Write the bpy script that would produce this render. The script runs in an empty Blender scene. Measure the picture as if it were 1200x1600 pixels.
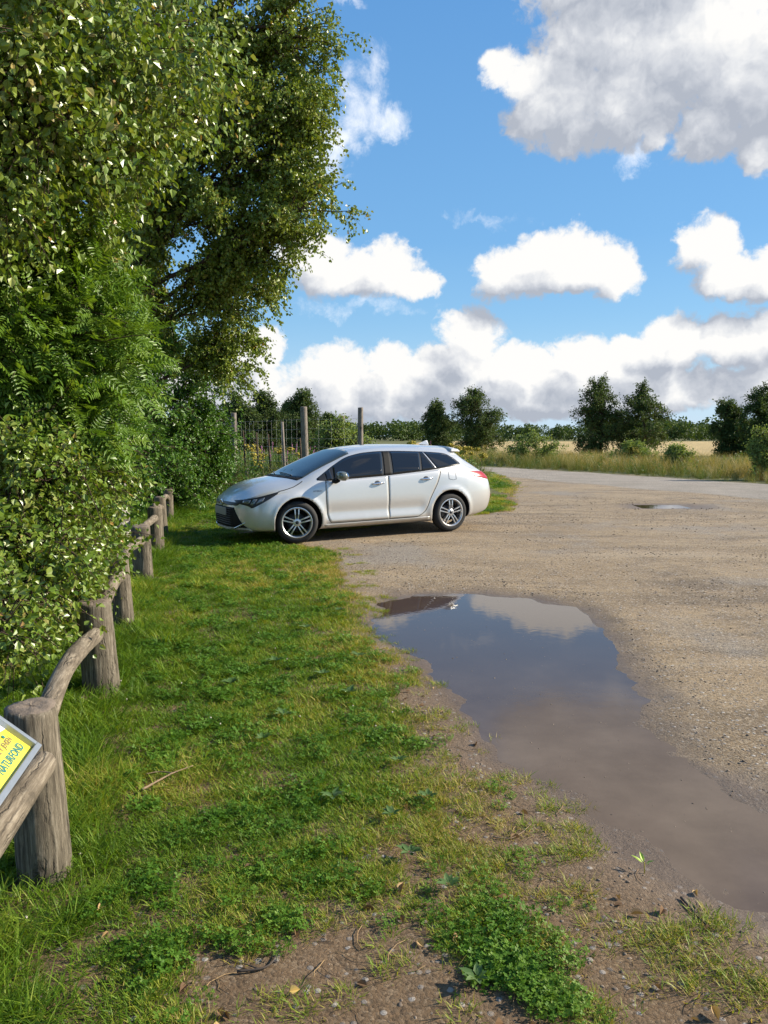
import bpy, bmesh, math, random
import numpy as np
from mathutils import Vector, Matrix, Euler

R = math.radians
PI = math.pi
S = bpy.context.scene
COL = S.collection
rng = np.random.default_rng(7)
random.seed(7)

# ------------------------------------------------------------------ camera
CAM_H = 1.557
PITCH = math.atan(118 / 1200)
cam_d = bpy.data.cameras.new("camera")
cam_d.sensor_fit = 'VERTICAL'
cam_d.sensor_height = 36.0
cam_d.lens = 27.0
cam_d.clip_start = 0.05
cam_d.clip_end = 6000
cam = bpy.data.objects.new("camera", cam_d)
COL.objects.link(cam)
cam.location = (0, 0, CAM_H)
cam.rotation_euler = (PI / 2 - PITCH, 0, 0)
S.camera = cam

# ------------------------------------------------------------------ exposure
S.view_settings.view_transform = 'Standard'
S.view_settings.look = 'None'
S.view_settings.gamma = 1.0
S.view_settings.exposure = 0.88
S.cycles.max_bounces = 6
S.cycles.diffuse_bounces = 3
S.cycles.glossy_bounces = 3
S.cycles.transmission_bounces = 4
S.cycles.transparent_max_bounces = 8
S.cycles.use_denoising = True

# ------------------------------------------------------------------ sun
SUN_EL = R(29)
SUN_DIR = Vector((math.cos(SUN_EL) * 0.987, math.cos(SUN_EL) * 0.16, math.sin(SUN_EL))).normalized()
sun_d = bpy.data.lights.new("sun", 'SUN')
sun_d.energy = 5.0
sun_d.angle = R(0.5)
sun_d.color = (1.0, 0.90, 0.74)
sun = bpy.data.objects.new("sun", sun_d)
COL.objects.link(sun)
sun.location = (30, 0, 20)
sun.rotation_euler = SUN_DIR.to_track_quat('Z', 'Y').to_euler()


# ------------------------------------------------------------------ layout helper: a viewing ray's point at a given depth
def at(px, py, d):
    v = (800 - py) / 1200
    y = math.cos(PITCH) + v * math.sin(PITCH)
    z = -math.sin(PITCH) + v * math.cos(PITCH)
    k = d / y
    return np.array([(px - 600) / 1200 * k, d, CAM_H + z * k])


def gp(px, py, z=0.0):
    v = (800 - py) / 1200
    y = math.cos(PITCH) + v * math.sin(PITCH)
    zz = -math.sin(PITCH) + v * math.cos(PITCH)
    k = (z - CAM_H) / zz
    return np.array([(px - 600) / 1200 * k, y * k])


# ------------------------------------------------------------------ node helpers
class NT:
    def __init__(s, tree):
        s.t = tree
        s.n = tree.nodes
        s.l = tree.links

    def new(s, typ, **kw):
        n = s.n.new(typ)
        for k, v in kw.items():
            setattr(n, k, v)
        return n

    def set(s, sock, v):
        if isinstance(v, bpy.types.NodeSocket):
            s.l.new(v, sock)
        elif v is not None:
            sock.default_value = v

    def math(s, op, a, b=None, c=None, clamp=False):
        n = s.new('ShaderNodeMath', operation=op, use_clamp=clamp)
        s.set(n.inputs[0], a)
        if b is not None: s.set(n.inputs[1], b)
        if c is not None: s.set(n.inputs[2], c)
        return n.outputs[0]

    def vmath(s, op, a, b=None, out=0):
        n = s.new('ShaderNodeVectorMath', operation=op)
        s.set(n.inputs[0], a)
        if b is not None: s.set(n.inputs[1], b)
        return n.outputs[out]

    def noise(s, vec, scale, detail=4, rough=0.55, dist=0.0, out='Fac'):
        n = s.new('ShaderNodeTexNoise')
        if vec is not None: s.l.new(vec, n.inputs['Vector'])
        n.inputs['Scale'].default_value = scale
        n.inputs['Detail'].default_value = detail
        n.inputs['Roughness'].default_value = rough
        n.inputs['Distortion'].default_value = dist
        return n.outputs[out]

    def vor(s, vec, scale, feature='F1', out='Distance', rand=1.0):
        n = s.new('ShaderNodeTexVoronoi', feature=feature)
        if vec is not None: s.l.new(vec, n.inputs['Vector'])
        n.inputs['Scale'].default_value = scale
        n.inputs['Randomness'].default_value = rand
        return n.outputs[out]

    def ramp(s, fac, stops, interp='LINEAR'):
        n = s.new('ShaderNodeValToRGB')
        n.color_ramp.interpolation = interp
        e = n.color_ramp.elements
        while len(e) < len(stops): e.new(0.5)
        for k, (p, c) in enumerate(stops):
            e[k].position = p
            e[k].color = (c, c, c, 1) if isinstance(c, (int, float)) else (*c, 1)
        s.set(n.inputs[0], fac)
        return n.outputs[0]

    def mix(s, fac, a, b, blend='MIX'):
        n = s.new('ShaderNodeMix', data_type='RGBA', blend_type=blend)
        n.clamp_factor = True
        s.set(n.inputs[0], fac)
        for k, v in ((6, a), (7, b)):
            if isinstance(v, tuple): v = (*v[:3], 1)
            s.set(n.inputs[k], v)
        return n.outputs[2]

    def maprange(s, v, a, b, c=0.0, d=1.0, smooth=False):
        n = s.new('ShaderNodeMapRange')
        if smooth: n.interpolation_type = 'SMOOTHSTEP'
        s.set(n.inputs[0], v)
        for k, q in zip((1, 2, 3, 4), (a, b, c, d)): n.inputs[k].default_value = q
        return n.outputs[0]

    def attr(s, name, typ='GEOMETRY', out='Fac'):
        n = s.new('ShaderNodeAttribute', attribute_type=typ, attribute_name=name)
        return n.outputs[out]

    def bump(s, h, strength=0.5, dist=0.01, normal=None):
        n = s.new('ShaderNodeBump')
        n.inputs['Strength'].default_value = strength
        n.inputs['Distance'].default_value = dist
        s.l.new(h, n.inputs['Height'])
        if normal is not None: s.l.new(normal, n.inputs['Normal'])
        return n.outputs[0]


def material(name):
    m = bpy.data.materials.new(name)
    m.use_nodes = True
    t = NT(m.node_tree)
    p = m.node_tree.nodes['Principled BSDF']
    t.p = p
    t.out = m.node_tree.nodes['Material Output']
    return m, t


def pbr(name, col, rough=0.5, metal=0.0, coat=0.0, spec=0.5, ior=None, noise_amt=0.0, noise_scale=20.0, bump=0.0, bscale=60):
    m, t = material(name)
    t.p.inputs['Roughness'].default_value = rough
    t.p.inputs['Metallic'].default_value = metal
    t.p.inputs['Coat Weight'].default_value = coat
    t.p.inputs['Coat Roughness'].default_value = 0.04
    t.p.inputs['Specular IOR Level'].default_value = spec
    if ior: t.p.inputs['IOR'].default_value = ior
    tc = t.new('ShaderNodeTexCoord').outputs['Object']
    if noise_amt > 0:
        n = t.noise(tc, noise_scale, 5, 0.6)
        c = t.mix(n, tuple(max(0, x * (1 - noise_amt)) for x in col), tuple(min(1, x * (1 + noise_amt)) for x in col))
        t.set(t.p.inputs['Base Color'], c)
    else:
        t.p.inputs['Base Color'].default_value = (*col, 1)
    if bump > 0:
        t.set(t.p.inputs['Normal'], t.bump(t.noise(tc, bscale, 5, 0.6), bump, 0.01))
    return m


# ------------------------------------------------------------------ world: sky texture with clouds set by compass bearing and height
world = bpy.data.worlds.new("World")
S.world = world
world.use_nodes = True
world.cycles.sampling_method = 'MANUAL'
world.cycles.sample_map_resolution = 512
W = NT(world.node_tree)
for n in list(W.n): W.n.remove(n)


def azel(px, py):
    v = (800 - py) / 1200
    x = (px - 600) / 1200
    y = math.cos(PITCH) + v * math.sin(PITCH)
    z = -math.sin(PITCH) + v * math.cos(PITCH)
    n = math.sqrt(x * x + y * y + z * z)
    return math.degrees(math.atan2(x, y)) / 10, math.degrees(math.asin(z / n)) / 10


#           px    py   rx   ry  (bearing / height of each puff, weight)
PUFFS = [(838, 118, 55, 42, .9), (985, 150, 110, 80, 1), (960, 50, 120, 105, 1), (895, 140, 90, 75, 1), (785, 105, 42, 36, .8), (1080, 70, 170, 130, 1), (1200, 110, 160, 120, 1),
         (1110, 205, 70, 50, .9), (850, 185, 60, 45, .9), (905, 205, 45, 40, .8), (1190, 240, 42, 45, .9), (1010, -70, 220, 130, 1), (1020, 205, 26, 26, .6), (1300, 60, 200, 160, 1),
         (800, 428, 55, 40, 1), (868, 410, 75, 58, 1), (940, 418, 58, 48, 1), (875, 440, 110, 28, 1),
         (535, 425, 75, 40, .9), (598, 420, 58, 46, 1), (655, 438, 38, 26, .9), (490, 395, 60, 40, .8), (590, 450, 90, 20, .8),
         (1105, 385, 52, 46, 1), (1140, 425, 60, 36, 1), (1215, 420, 70, 44, 1), (1330, 400, 90, 50, 1),
         (420, 545, 30, 36, .9), (380, 560, 40, 40, .9),
         (525, 580, 60, 44, 1), (610, 575, 45, 40, 1), (735, 530, 58, 50, 1), (700, 575, 70, 45, 1), (560, 620, 170, 45, 1), (800, 580, 80, 40, 1),
         (910, 570, 75, 42, 1), (1000, 555, 60, 36, 1), (1060, 535, 60, 50, 1), (1140, 530, 60, 45, 1), (1200, 530, 70, 55, 1), (1290, 510, 90, 65, 1),
         (900, 610, 330, 42, 1), (1250, 600, 200, 45, 1), (300, 600, 160, 50, 1)]
WISPS = [(600, 195, 42, 30, .75), (560, 170, 30, 70, .7), (585, 110, 22, 50, .5), (490, 245, 60, 45, .8), (525, 215, 45, 35, .8), (545, 5, 40, 18, .6),
         (985, 245, 30, 20, .55), (560, 480, 110, 14, .38), (740, 335, 80, 9, .22)]

grp = bpy.data.node_groups.new("cloud_density", 'ShaderNodeTree')
grp.interface.new_socket(name="P", in_out='INPUT', socket_type='NodeSocketVector')
grp.interface.new_socket(name="D", in_out='OUTPUT', socket_type='NodeSocketFloat')
grp.interface.new_socket(name="S", in_out='OUTPUT', socket_type='NodeSocketFloat')
G = NT(grp)
gi = G.new('NodeGroupInput')
go = G.new('NodeGroupOutput')
P0 = gi.outputs[0]
n1 = G.noise(P0, 2.4, 3, 0.5, out='Color')
n2 = G.noise(P0, 6.0, 7, 0.62, out='Color')
w1 = G.vmath('MULTIPLY', G.vmath('SUBTRACT', n1, (.5, .5, .5)), (.30, .22, 0))
w2 = G.vmath('MULTIPLY', G.vmath('SUBTRACT', n2, (.5, .5, .5)), (.17, .14, 0))
PW = G.vmath('ADD', P0, G.vmath('ADD', w1, w2))


def billow(t, vec, sc, dist):
    n_ = t.noise(vec, sc, 1, .5, dist)
    return t.math('ABSOLUTE', t.math('MULTIPLY_ADD', n_, 2.0, -1.0))


BL = G.math('ADD', G.math('MULTIPLY', billow(G, PW, 3.4, .2), .55), G.math('ADD', G.math('MULTIPLY', billow(G, PW, 7.5, .2), .32), G.math('MULTIPLY', billow(G, PW, 16, 0), .18)))


def puffset(t, vec, lst, k=0.18):
    acc = None
    for (px, py, rx, ry, wgt) in lst:
        a, e = azel(px, py)
        a2, e2 = azel(px + rx, py)
        a3, e3 = azel(px, py - ry)
        ia = 1 / max(1e-3, abs(a2 - a) * 1.12)
        ie = 1 / max(1e-3, abs(e3 - e) * 1.12)
        d = t.vmath('MULTIPLY', t.vmath('SUBTRACT', vec, (a, e, 0)), (ia, ie, 0))
        q = t.vmath('DOT_PRODUCT', d, d, out=1)
        g = t.math('MULTIPLY_ADD', q, -wgt, wgt)
        acc = g if acc is None else t.math('SMOOTH_MAX', acc, g, k)
    return acc


PS = puffset(G, PW, PUFFS)
BT = G.math('MULTIPLY_ADD', BL, 1.15, -.16)
G.l.new(G.math('ADD', PS, BT), go.inputs[0])
G.l.new(G.math('ADD', PS, G.math('MULTIPLY', BT, .38)), go.inputs[1])

tc = W.new('ShaderNodeTexCoord').outputs['Generated']
sep = W.new('ShaderNodeSeparateXYZ')
W.l.new(W.vmath('NORMALIZE', tc), sep.inputs[0])
az = W.math('MULTIPLY', W.math('ARCTAN2', sep.outputs[0], sep.outputs[1]), 180 / PI / 10)
el = W.math('MULTIPLY', W.math('ARCSINE', sep.outputs[2]), 180 / PI / 10)
cmb = W.new('ShaderNodeCombineXYZ')
W.l.new(az, cmb.inputs[0]); W.l.new(el, cmb.inputs[1])
PV = cmb.outputs[0]


def dens(v):
    n = W.new('ShaderNodeGroup'); n.node_tree = grp
    W.l.new(v, n.inputs[0])
    return n.outputs


d0, s0_ = dens(PV)
_, d1 = dens(W.vmath('ADD', PV, (.16, .24, 0)))
d2, _ = dens(W.vmath('ADD', PV, (.035, .05, 0)))
fray = W.noise(PV, 5.0, 8, 0.70, 0.3)
fr = W.math('MULTIPLY', W.math('SUBTRACT', fray, .5), 1.5)
alpha = W.maprange(W.math('ADD', d0, fr), -0.10, 0.50, 0, 1, True)
# wisps: torn thin cloud
wn = W.noise(PV, 2.6, 7, 0.62, 0.4, out='Color')
PWW = W.vmath('ADD', PV, W.vmath('MULTIPLY', W.vmath('SUBTRACT', wn, (.5, .5, .5)), (.55, .5, 0)))
wd = puffset(W, PWW, WISPS, 0.2)
walpha = W.math('MULTIPLY', W.maprange(W.math('ADD', wd, fr), 0.0, 1.1, 0, 1, True), 0.9)
# light on the cloud: thinner towards the sun = bright, thick towards it = grey
shA = W.maprange(W.math('SUBTRACT', s0_, d1), -0.62, 0.78, 0, 1)
shB = W.maprange(W.math('SUBTRACT', d0, d2), -0.34, 0.34, 0, 1)
thick = W.maprange(d1, 0.35, 1.05, 0, 1)
mott = W.noise(PV, 2.0, 5, 0.6)
sh2 = W.math('ADD', W.math('MULTIPLY', shA, .92), W.math('MULTIPLY', shB, .24))
sh2 = W.math('SUBTRACT', sh2, W.math('MULTIPLY', thick, 0.34))
low = W.maprange(el, 1.0, .1, .02, .08)
sh3 = W.math('SUBTRACT', W.math('ADD', sh2, W.math('MULTIPLY', W.math('SUBTRACT', mott, 0.47), 0.40)), low, clamp=True)
ccol = W.ramp(sh3, [(0.0, (.47, .51, .59)), (0.30, (.66, .69, .75)), (0.55, (.86, .875, .90)), (0.80, (1.03, 1.02, 1.0))])
sky = W.new('ShaderNodeTexSky', sky_type='NISHITA', sun_disc=False)
sky.sun_elevation = SUN_EL
sky.sun_rotation = R(80.8)
sky.altitude = 20
sky.air_density = 1.0
sky.dust_density = 0.6
sky.ozone_density = 1.6
SKY_K = 0.068
skyc = W.vmath('MULTIPLY', sky.outputs[0], (SKY_K * .98, SKY_K * 1.36, SKY_K * 1.66))
skyr = W.ramp(W.math('MULTIPLY', el, 1 / 3.6), [(0.0, (.220, .350, .465)), (.14, (.180, .325, .460)), (.38, (.108, .250, .435)), (1.0, (.052, .166, .380))])
skyc = W.mix(.80, skyc, skyr)
haze_a = W.math('MULTIPLY', W.maprange(el, -0.2, 0.9, 1, 0, True), 0.55)
cs = 0.53
ccol2 = W.vmath('MULTIPLY', ccol, (cs, cs, cs))
c1 = W.mix(walpha, skyc, (0.62, 0.63, 0.65))
c1b = W.mix(haze_a, c1, (.42, .47, .55))
c2 = W.mix(alpha, c1b, ccol2)
bg = W.new('ShaderNodeBackground')
W.l.new(c2, bg.inputs[0])
bg.inputs[1].default_value = 1.0
# the rest of the sky (behind and to the sides): the same sky with plain broken cloud
pc = W.maprange(W.noise(PV, .55, 3, .6), .50, .62, 0, .55, True)
bg2 = W.new('ShaderNodeBackground')
W.l.new(W.mix(pc, skyc, (.50, .505, .52)), bg2.inputs[0])
sector = W.maprange(W.math('ABSOLUTE', az), 4.2, 4.9, 1, 0, True)
mxs = W.new('ShaderNodeMixShader')
W.l.new(sector, mxs.inputs[0]); W.l.new(bg2.outputs[0], mxs.inputs[1]); W.l.new(bg.outputs[0], mxs.inputs[2])
wo = W.new('ShaderNodeOutputWorld')
W.l.new(mxs.outputs[0], wo.inputs[0])


# ------------------------------------------------------------------ object helpers
def tag(o, label=None, cat=None, group=None, kind=None):
    if label: o['label'] = label
    if cat: o['category'] = cat
    if group: o['group'] = group
    if kind: o['kind'] = kind
    return o


def link(o, parent=None):
    COL.objects.link(o)
    if parent is not None: o.parent = parent
    return o


def empty(name, loc=(0, 0, 0), rz=0.0):
    o = bpy.data.objects.new(name, None)
    o.empty_display_size = 0.2
    o.location = loc
    o.rotation_euler = (0, 0, rz)
    return link(o)


def np_mesh(name, V, F, attrs=None, smooth=False, mats=None, mat_idx=None):
    """V (n,3); F (m,k) uniform polygons, or a list of such arrays"""
    me = bpy.data.meshes.new(name)
    V = np.asarray(V, dtype=np.float32)
    Fs = F if isinstance(F, list) else [F]
    Fs = [np.asarray(f, dtype=np.int32) for f in Fs if len(f)]
    me.vertices.add(len(V))
    me.vertices.foreach_set('co', V.ravel())
    loops = np.concatenate([f.ravel() for f in Fs])
    sizes = np.concatenate([np.full(len(f), f.shape[1], dtype=np.int32) for f in Fs])
    starts = np.concatenate([[0], np.cumsum(sizes)[:-1]]).astype(np.int32)
    me.loops.add(len(loops))
    me.loops.foreach_set('vertex_index', loops)
    me.polygons.add(len(sizes))
    me.polygons.foreach_set('loop_start', starts)
    me.polygons.foreach_set('loop_total', sizes)
    if mats:
        for m in mats: me.materials.append(m)
    if mat_idx is not None:
        me.polygons.foreach_set('material_index', np.asarray(mat_idx, dtype=np.int32))
    me.polygons.foreach_set('use_smooth', np.full(len(sizes), smooth))
    if attrs:
        for k, a in attrs.items():
            at_ = me.attributes.new(k, 'FLOAT', 'POINT')
            at_.data.foreach_set('value', np.asarray(a, dtype=np.float32))
    me.update(calc_edges=True)
    me.validate()
    return me


def np_obj(name, V, F, mat, parent=None, smooth=True, attrs=None, mats=None, mat_idx=None):
    me = np_mesh(name, V, F, attrs, smooth, mats or [mat], mat_idx)
    return link(bpy.data.objects.new(name, me), parent)


class MB:
    """collects pieces of one mesh"""
    def __init__(s): s.V = []; s.F4 = []; s.F3 = []; s.n = 0

    def add(s, V, F):
        V = np.asarray(V, float); F = np.asarray(F, int)
        if len(F):
            (s.F4 if F.shape[1] == 4 else s.F3).append(F + s.n)
        s.V.append(V); s.n += len(V)
        return s

    def add2(s, V, F4, F3):
        n = s.n
        s.V.append(np.asarray(V, float)); s.n += len(V)
        if len(F4): s.F4.append(np.asarray(F4, int) + n)
        if len(F3): s.F3.append(np.asarray(F3, int) + n)
        return s

    def faces(s):
        out = []
        if s.F4: out.append(np.concatenate(s.F4))
        if s.F3: out.append(np.concatenate(s.F3))
        return out

    def build(s, name, mat, parent=None, smooth=True, attrs=None):
        return np_obj(name, np.concatenate(s.V), s.faces(), mat, parent, smooth, attrs)


def pchip(xs, ys, x):
    xs = np.asarray(xs, float); ys = np.asarray(ys, float); x = np.asarray(x, float)
    h = np.diff(xs); dl = np.diff(ys) / h
    m = np.zeros(len(xs))
    for i in range(1, len(xs) - 1):
        if dl[i - 1] * dl[i] > 0:
            w1 = 2 * h[i] + h[i - 1]; w2 = h[i] + 2 * h[i - 1]
            m[i] = (w1 + w2) / (w1 / dl[i - 1] + w2 / dl[i])
    m[0] = dl[0]; m[-1] = dl[-1]
    i = np.clip(np.searchsorted(xs, x) - 1, 0, len(xs) - 2)
    t = np.clip((x - xs[i]) / h[i], 0, 1)
    t2, t3 = t * t, t * t * t
    return (2 * t3 - 3 * t2 + 1) * ys[i] + (t3 - 2 * t2 + t) * h[i] * m[i] + (-2 * t3 + 3 * t2) * ys[i + 1] + (t3 - t2) * h[i] * m[i + 1]


def frames(pts):
    pts = np.asarray(pts, float)
    t = np.gradient(pts, axis=0)
    t /= np.linalg.norm(t, axis=1, keepdims=True) + 1e-9
    ref = np.array([0, 0, 1.0]) if abs(t[0][2]) < 0.9 else np.array([1.0, 0, 0])
    us = []; u = np.cross(t[0], ref)
    for k in range(len(pts)):
        u = u - t[k] * np.dot(u, t[k])
        u = u / (np.linalg.norm(u) + 1e-9)
        us.append(u.copy())
    us = np.array(us)
    return t, us, np.cross(t, us)


def tube(pts, rad, n=8, cap=True, wob=0.0):
    pts = np.asarray(pts, float)
    rad = np.broadcast_to(np.asarray(rad, float), (len(pts),))
    t, u, v = frames(pts)
    a = np.linspace(0, 2 * PI, n, endpoint=False)
    rr = rad[:, None] * (1 + (wob * rng.normal(size=(len(pts), n)) if wob else 0))
    V = pts[:, None, :] + rr[..., None] * (np.cos(a)[None, :, None] * u[:, None, :] + np.sin(a)[None, :, None] * v[:, None, :])
    k = len(pts)
    i = np.arange(k - 1)[:, None] * n; j = np.arange(n)[None, :]; j2 = (j + 1) % n
    F = np.stack([i + j, i + j2, i + n + j2, i + n + j], -1).reshape(-1, 4)
    V = V.reshape(-1, 3); F3 = np.zeros((0, 3), int)
    if cap:
        V = np.vstack([V, pts[:1], pts[-1:]])
        c0, c1 = k * n, k * n + 1
        j = np.arange(n); j2 = (j + 1) % n
        F3 = np.vstack([np.stack([np.full(n, c0), j2, j], -1), np.stack([np.full(n, c1), (k - 1) * n + j, (k - 1) * n + j2], -1)])
    return V, F, F3


def bent_tubes(P, rad, n=3):
    """many tubes at once: P (m,k,3), rad (m,k)"""
    m, k, _ = P.shape
    t = np.gradient(P, axis=1)
    t /= np.linalg.norm(t, axis=2, keepdims=True) + 1e-9
    ref = np.where(np.abs(t[:, :1, 2:3]) < 0.9, np.array([0, 0, 1.0]), np.array([1.0, 0, 0]))
    u = np.cross(t, np.broadcast_to(ref, t.shape)); u /= np.linalg.norm(u, axis=2, keepdims=True) + 1e-9
    v = np.cross(t, u)
    a = np.linspace(0, 2 * PI, n, endpoint=False)
    V = P[:, :, None, :] + rad[:, :, None, None] * (np.cos(a)[None, None, :, None] * u[:, :, None, :] + np.sin(a)[None, None, :, None] * v[:, :, None, :])
    base = (np.arange(m) * k * n)[:, None, None]
    i = (np.arange(k - 1) * n)[None, :, None]; j = np.arange(n)[None, None, :]; j2 = (j + 1) % n
    F = np.stack([base + i + j, base + i + j2, base + i + n + j2, base + i + n + j], -1).reshape(-1, 4)
    return V.reshape(-1, 3), F


def box(c, s, bev=0.0, rot=None):
    bm = bmesh.new()
    bmesh.ops.create_cube(bm, size=1)
    for v in bm.verts: v.co = Vector((v.co.x * s[0], v.co.y * s[1], v.co.z * s[2]))
    if bev: bmesh.ops.bevel(bm, geom=list(bm.edges), offset=bev, segments=2, affect='EDGES', profile=0.7)
    if rot is not None: bmesh.ops.rotate(bm, verts=bm.verts, matrix=rot.to_matrix() if hasattr(rot, 'to_matrix') else rot)
    bmesh.ops.translate(bm, verts=bm.verts, vec=Vector(c))
    bmesh.ops.triangulate(bm, faces=[f for f in bm.faces if len(f.verts) > 4])
    V = np.array([v.co[:] for v in bm.verts])
    bm.verts.index_update()
    F4 = [[v.index for v in f.verts] for f in bm.faces if len(f.verts) == 4]
    F3 = [[v.index for v in f.verts] for f in bm.faces if len(f.verts) == 3]
    bm.free()
    return V, F4, F3


def lathe(prof, n=32):
    """prof (k,2) of (r, h): axis along +z"""
    prof = np.asarray(prof, float)
    a = np.linspace(0, 2 * PI, n, endpoint=False)
    V = np.stack([prof[:, None, 0] * np.cos(a), prof[:, None, 0] * np.sin(a), np.broadcast_to(prof[:, None, 1], (len(prof), n))], -1).reshape(-1, 3)
    i = np.arange(len(prof) - 1)[:, None] * n; j = np.arange(n)[None]; j2 = (j + 1) % n
    return V, np.stack([i + j, i + j2, i + n + j2, i + n + j], -1).reshape(-1, 4)


# smooth value noise for layout
class VN:
    def __init__(s, seed): s.g = np.random.default_rng(seed).random((256, 256))

    def __call__(s, x, y, sc):
        x = np.asarray(x, float) * sc + 37.3; y = np.asarray(y, float) * sc + 91.7
        xi = np.floor(x).astype(int); yi = np.floor(y).astype(int)
        fx = x - xi; fy = y - yi
        fx = fx * fx * (3 - 2 * fx); fy = fy * fy * (3 - 2 * fy)
        g = s.g
        a = g[xi % 256, yi % 256]; b = g[(xi + 1) % 256, yi % 256]; c = g[xi % 256, (yi + 1) % 256]; d = g[(xi + 1) % 256, (yi + 1) % 256]
        return (a * (1 - fx) + b * fx) * (1 - fy) + (c * (1 - fx) + d * fx) * fy

    def fbm(s, x, y, sc, o=4):
        r = 0; w = 0
        for k in range(o):
            r = r + s(x, y, sc * 2 ** k) * 0.5 ** k; w += 0.5 ** k
        return r / w


vn = VN(3)
vn2 = VN(11)


def smooth01(t):
    t = np.clip(t, 0, 1)
    return t * t * (3 - 2 * t)


# ------------------------------------------------------------------ the ground plan
PUDDLE = np.array([(-0.12, 6.05), (-0.17, 6.25), (-0.02, 6.6), (0.05, 7.2), (0.32, 7.47), (0.89, 7.52), (1.41, 7.24), (1.72, 6.9), (1.80, 6.3), (1.70, 5.78),
                   (1.64, 5.2), (1.60, 4.84), (1.55, 4.47), (1.36, 4.06), (1.40, 3.63), (1.53, 3.35), (1.70, 3.05), (1.86, 2.7), (1.75, 2.45), (1.38, 2.40), (1.2, 2.44), (1.03, 2.55),
                   (0.92, 2.71), (0.86, 2.95), (0.79, 3.2), (0.69, 3.42), (0.56, 3.58), (0.49, 4.06), (0.40, 4.59), (0.21, 5.43), (0.02, 5.75)])
PUDDLE2 = np.array([(5.3, 16.9), (5.7, 17.25), (6.6, 17.3), (7.3, 17.05), (7.0, 16.8), (6.0, 16.75)])


def sdf(poly, x, y):
    """signed distance, positive inside"""
    x = np.asarray(x, float); y = np.asarray(y, float)
    best = np.full(x.shape, 1e9); ins = np.zeros(x.shape, bool)
    n = len(poly)
    for k in range(n):
        ax, ay = poly[k]; bx, by = poly[(k + 1) % n]
        ex, ey = bx - ax, by - ay
        t = np.clip(((x - ax) * ex + (y - ay) * ey) / (ex * ex + ey * ey), 0, 1)
        best = np.minimum(best, np.hypot(x - ax - t * ex, y - ay - t * ey))
        c = (ay > y) != (by > y)
        with np.errstate(divide='ignore', invalid='ignore'):
            xi = ax + (y - ay) * ex / (ey if abs(ey) > 1e-9 else 1e-9)
        ins ^= c & (x < xi)
    return np.where(ins, best, -best)


EDGE_Y = [0, 1.0, 1.9, 2.4, 2.8, 3.42, 4.06, 4.47, 5.43, 6.0, 6.6, 7.45, 9.0, 10.45, 11.3, 12.5, 14, 15.5, 17, 20, 25, 33, 40, 60, 200]
EDGE_X = [.95, .85, .78, .72, .66, .55, .47, .38, .17, -.10, -.12, -.22, -.40, -.55, -1.2, -.8, 0.8, 2.6, 3.1, 3.6, 4.5, 5.0, -2, -30, -200]


def lawn_edge(y):
    return np.interp(y, EDGE_Y, EDGE_X)


def bare_earth(x, y):
    """worn earth at the near end of the lawn"""
    b = np.exp(-(((x + .16) / .46) ** 2 + ((y - 1.90) / .36) ** 2)) * 1.5
    b = b + np.exp(-(((x - .14) / .36) ** 2 + ((y - 2.5) / .24) ** 2)) * .34
    return b * (.6 + .8 * vn2.fbm(x, y, 4.0, 3))


def lawnness(x, y):
    """1 in the thick of the lawn, 0 out on the gravel"""
    e = lawn_edge(y)
    n = (vn.fbm(x, y, 1.7, 4) - 0.5) * 0.9 + (vn2.fbm(x, y, 7.0, 2) - 0.5) * 0.35
    wdt = np.interp(y, [1.5, 3.2, 5, 7, 20], [0.85, 0.6, 0.34, 0.25, 0.4])
    f = (e - x) / wdt + n
    f = f - bare_earth(x, y) * 1.5
    # clover cushion that reaches out on to the gravel
    f = f + 1.2 * np.exp(-(((x - 0.36) / 0.20) ** 2 + ((y - 2.12) / 0.30) ** 2))
    return np.clip(f, 0, 1)


CAR_X, CAR_Y, CAR_A, CAR_T = -1.69, 11.90, 0.5033, 0.0090
CC, CS = math.cos(CAR_A), math.sin(CAR_A)


def height(x, y):
    x = np.asarray(x, float); y = np.asarray(y, float)
    near = np.exp(-np.maximum(0, y - 8) / 8)
    z = 0.022 + near * ((vn.fbm(x, y, 0.9, 3) - 0.5) * 0.020 + (vn2.fbm(x, y, 5.0, 3) - 0.5) * 0.014)
    s1 = sdf(PUDDLE, x, y)
    wob = (vn.fbm(x, y, 3.0, 4) - 0.5) * 0.13 + (vn2.fbm(x, y, 11, 2) - 0.5) * 0.05
    t = np.clip((s1 + wob + 0.28) / 0.28, 0, 3)
    m = smooth01(t / 1.0)
    shal = np.interp(y, [2.3, 3.0, 3.9], [.10, .22, 1.0])
    z = z * (1 - m) + m * (-0.0 - 0.03 * shal * np.clip(t - 1, 0, 2) + .0015 * (1 - shal) + near * ((vn2.fbm(x, y, 5, 3) - .5) * .012))
    s2 = sdf(PUDDLE2, x, y)
    t2 = smooth01((s2 + 0.5) / 0.5)
    z = z - t2 * 0.03
    # the lawn dips a little under the car's nose
    X = (x - CAR_X) * CC + (y - CAR_Y) * CS
    L = (x - CAR_X) * CS - (y - CAR_Y) * CC
    wgt = smooth01((3.4 - np.hypot((X - 1.35) * .8, L)) / 1.6)
    z = z * (1 - wgt) + wgt * (CAR_T * (X - 1.35) + 0.0)
    return z


# roads
ROAD_C = np.array([(26, -4), (20, 6), (15.5, 13), (12.2, 18.8), (9.2, 25.2), (6.6, 31.2), (2.5, 38.5), (-4, 47), (-14, 58)])


def road_dist(x, y):
    best = np.full(np.shape(x), 1e9)
    for k in range(len(ROAD_C) - 1):
        ax, ay = ROAD_C[k]; bx, by = ROAD_C[k + 1]
        ex, ey = bx - ax, by - ay
        t = np.clip(((x - ax) * ex + (y - ay) * ey) / (ex * ex + ey * ey), 0, 1)
        best = np.minimum(best, np.hypot(x - ax - t * ex, y - ay - t * ey))
    return best


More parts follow.
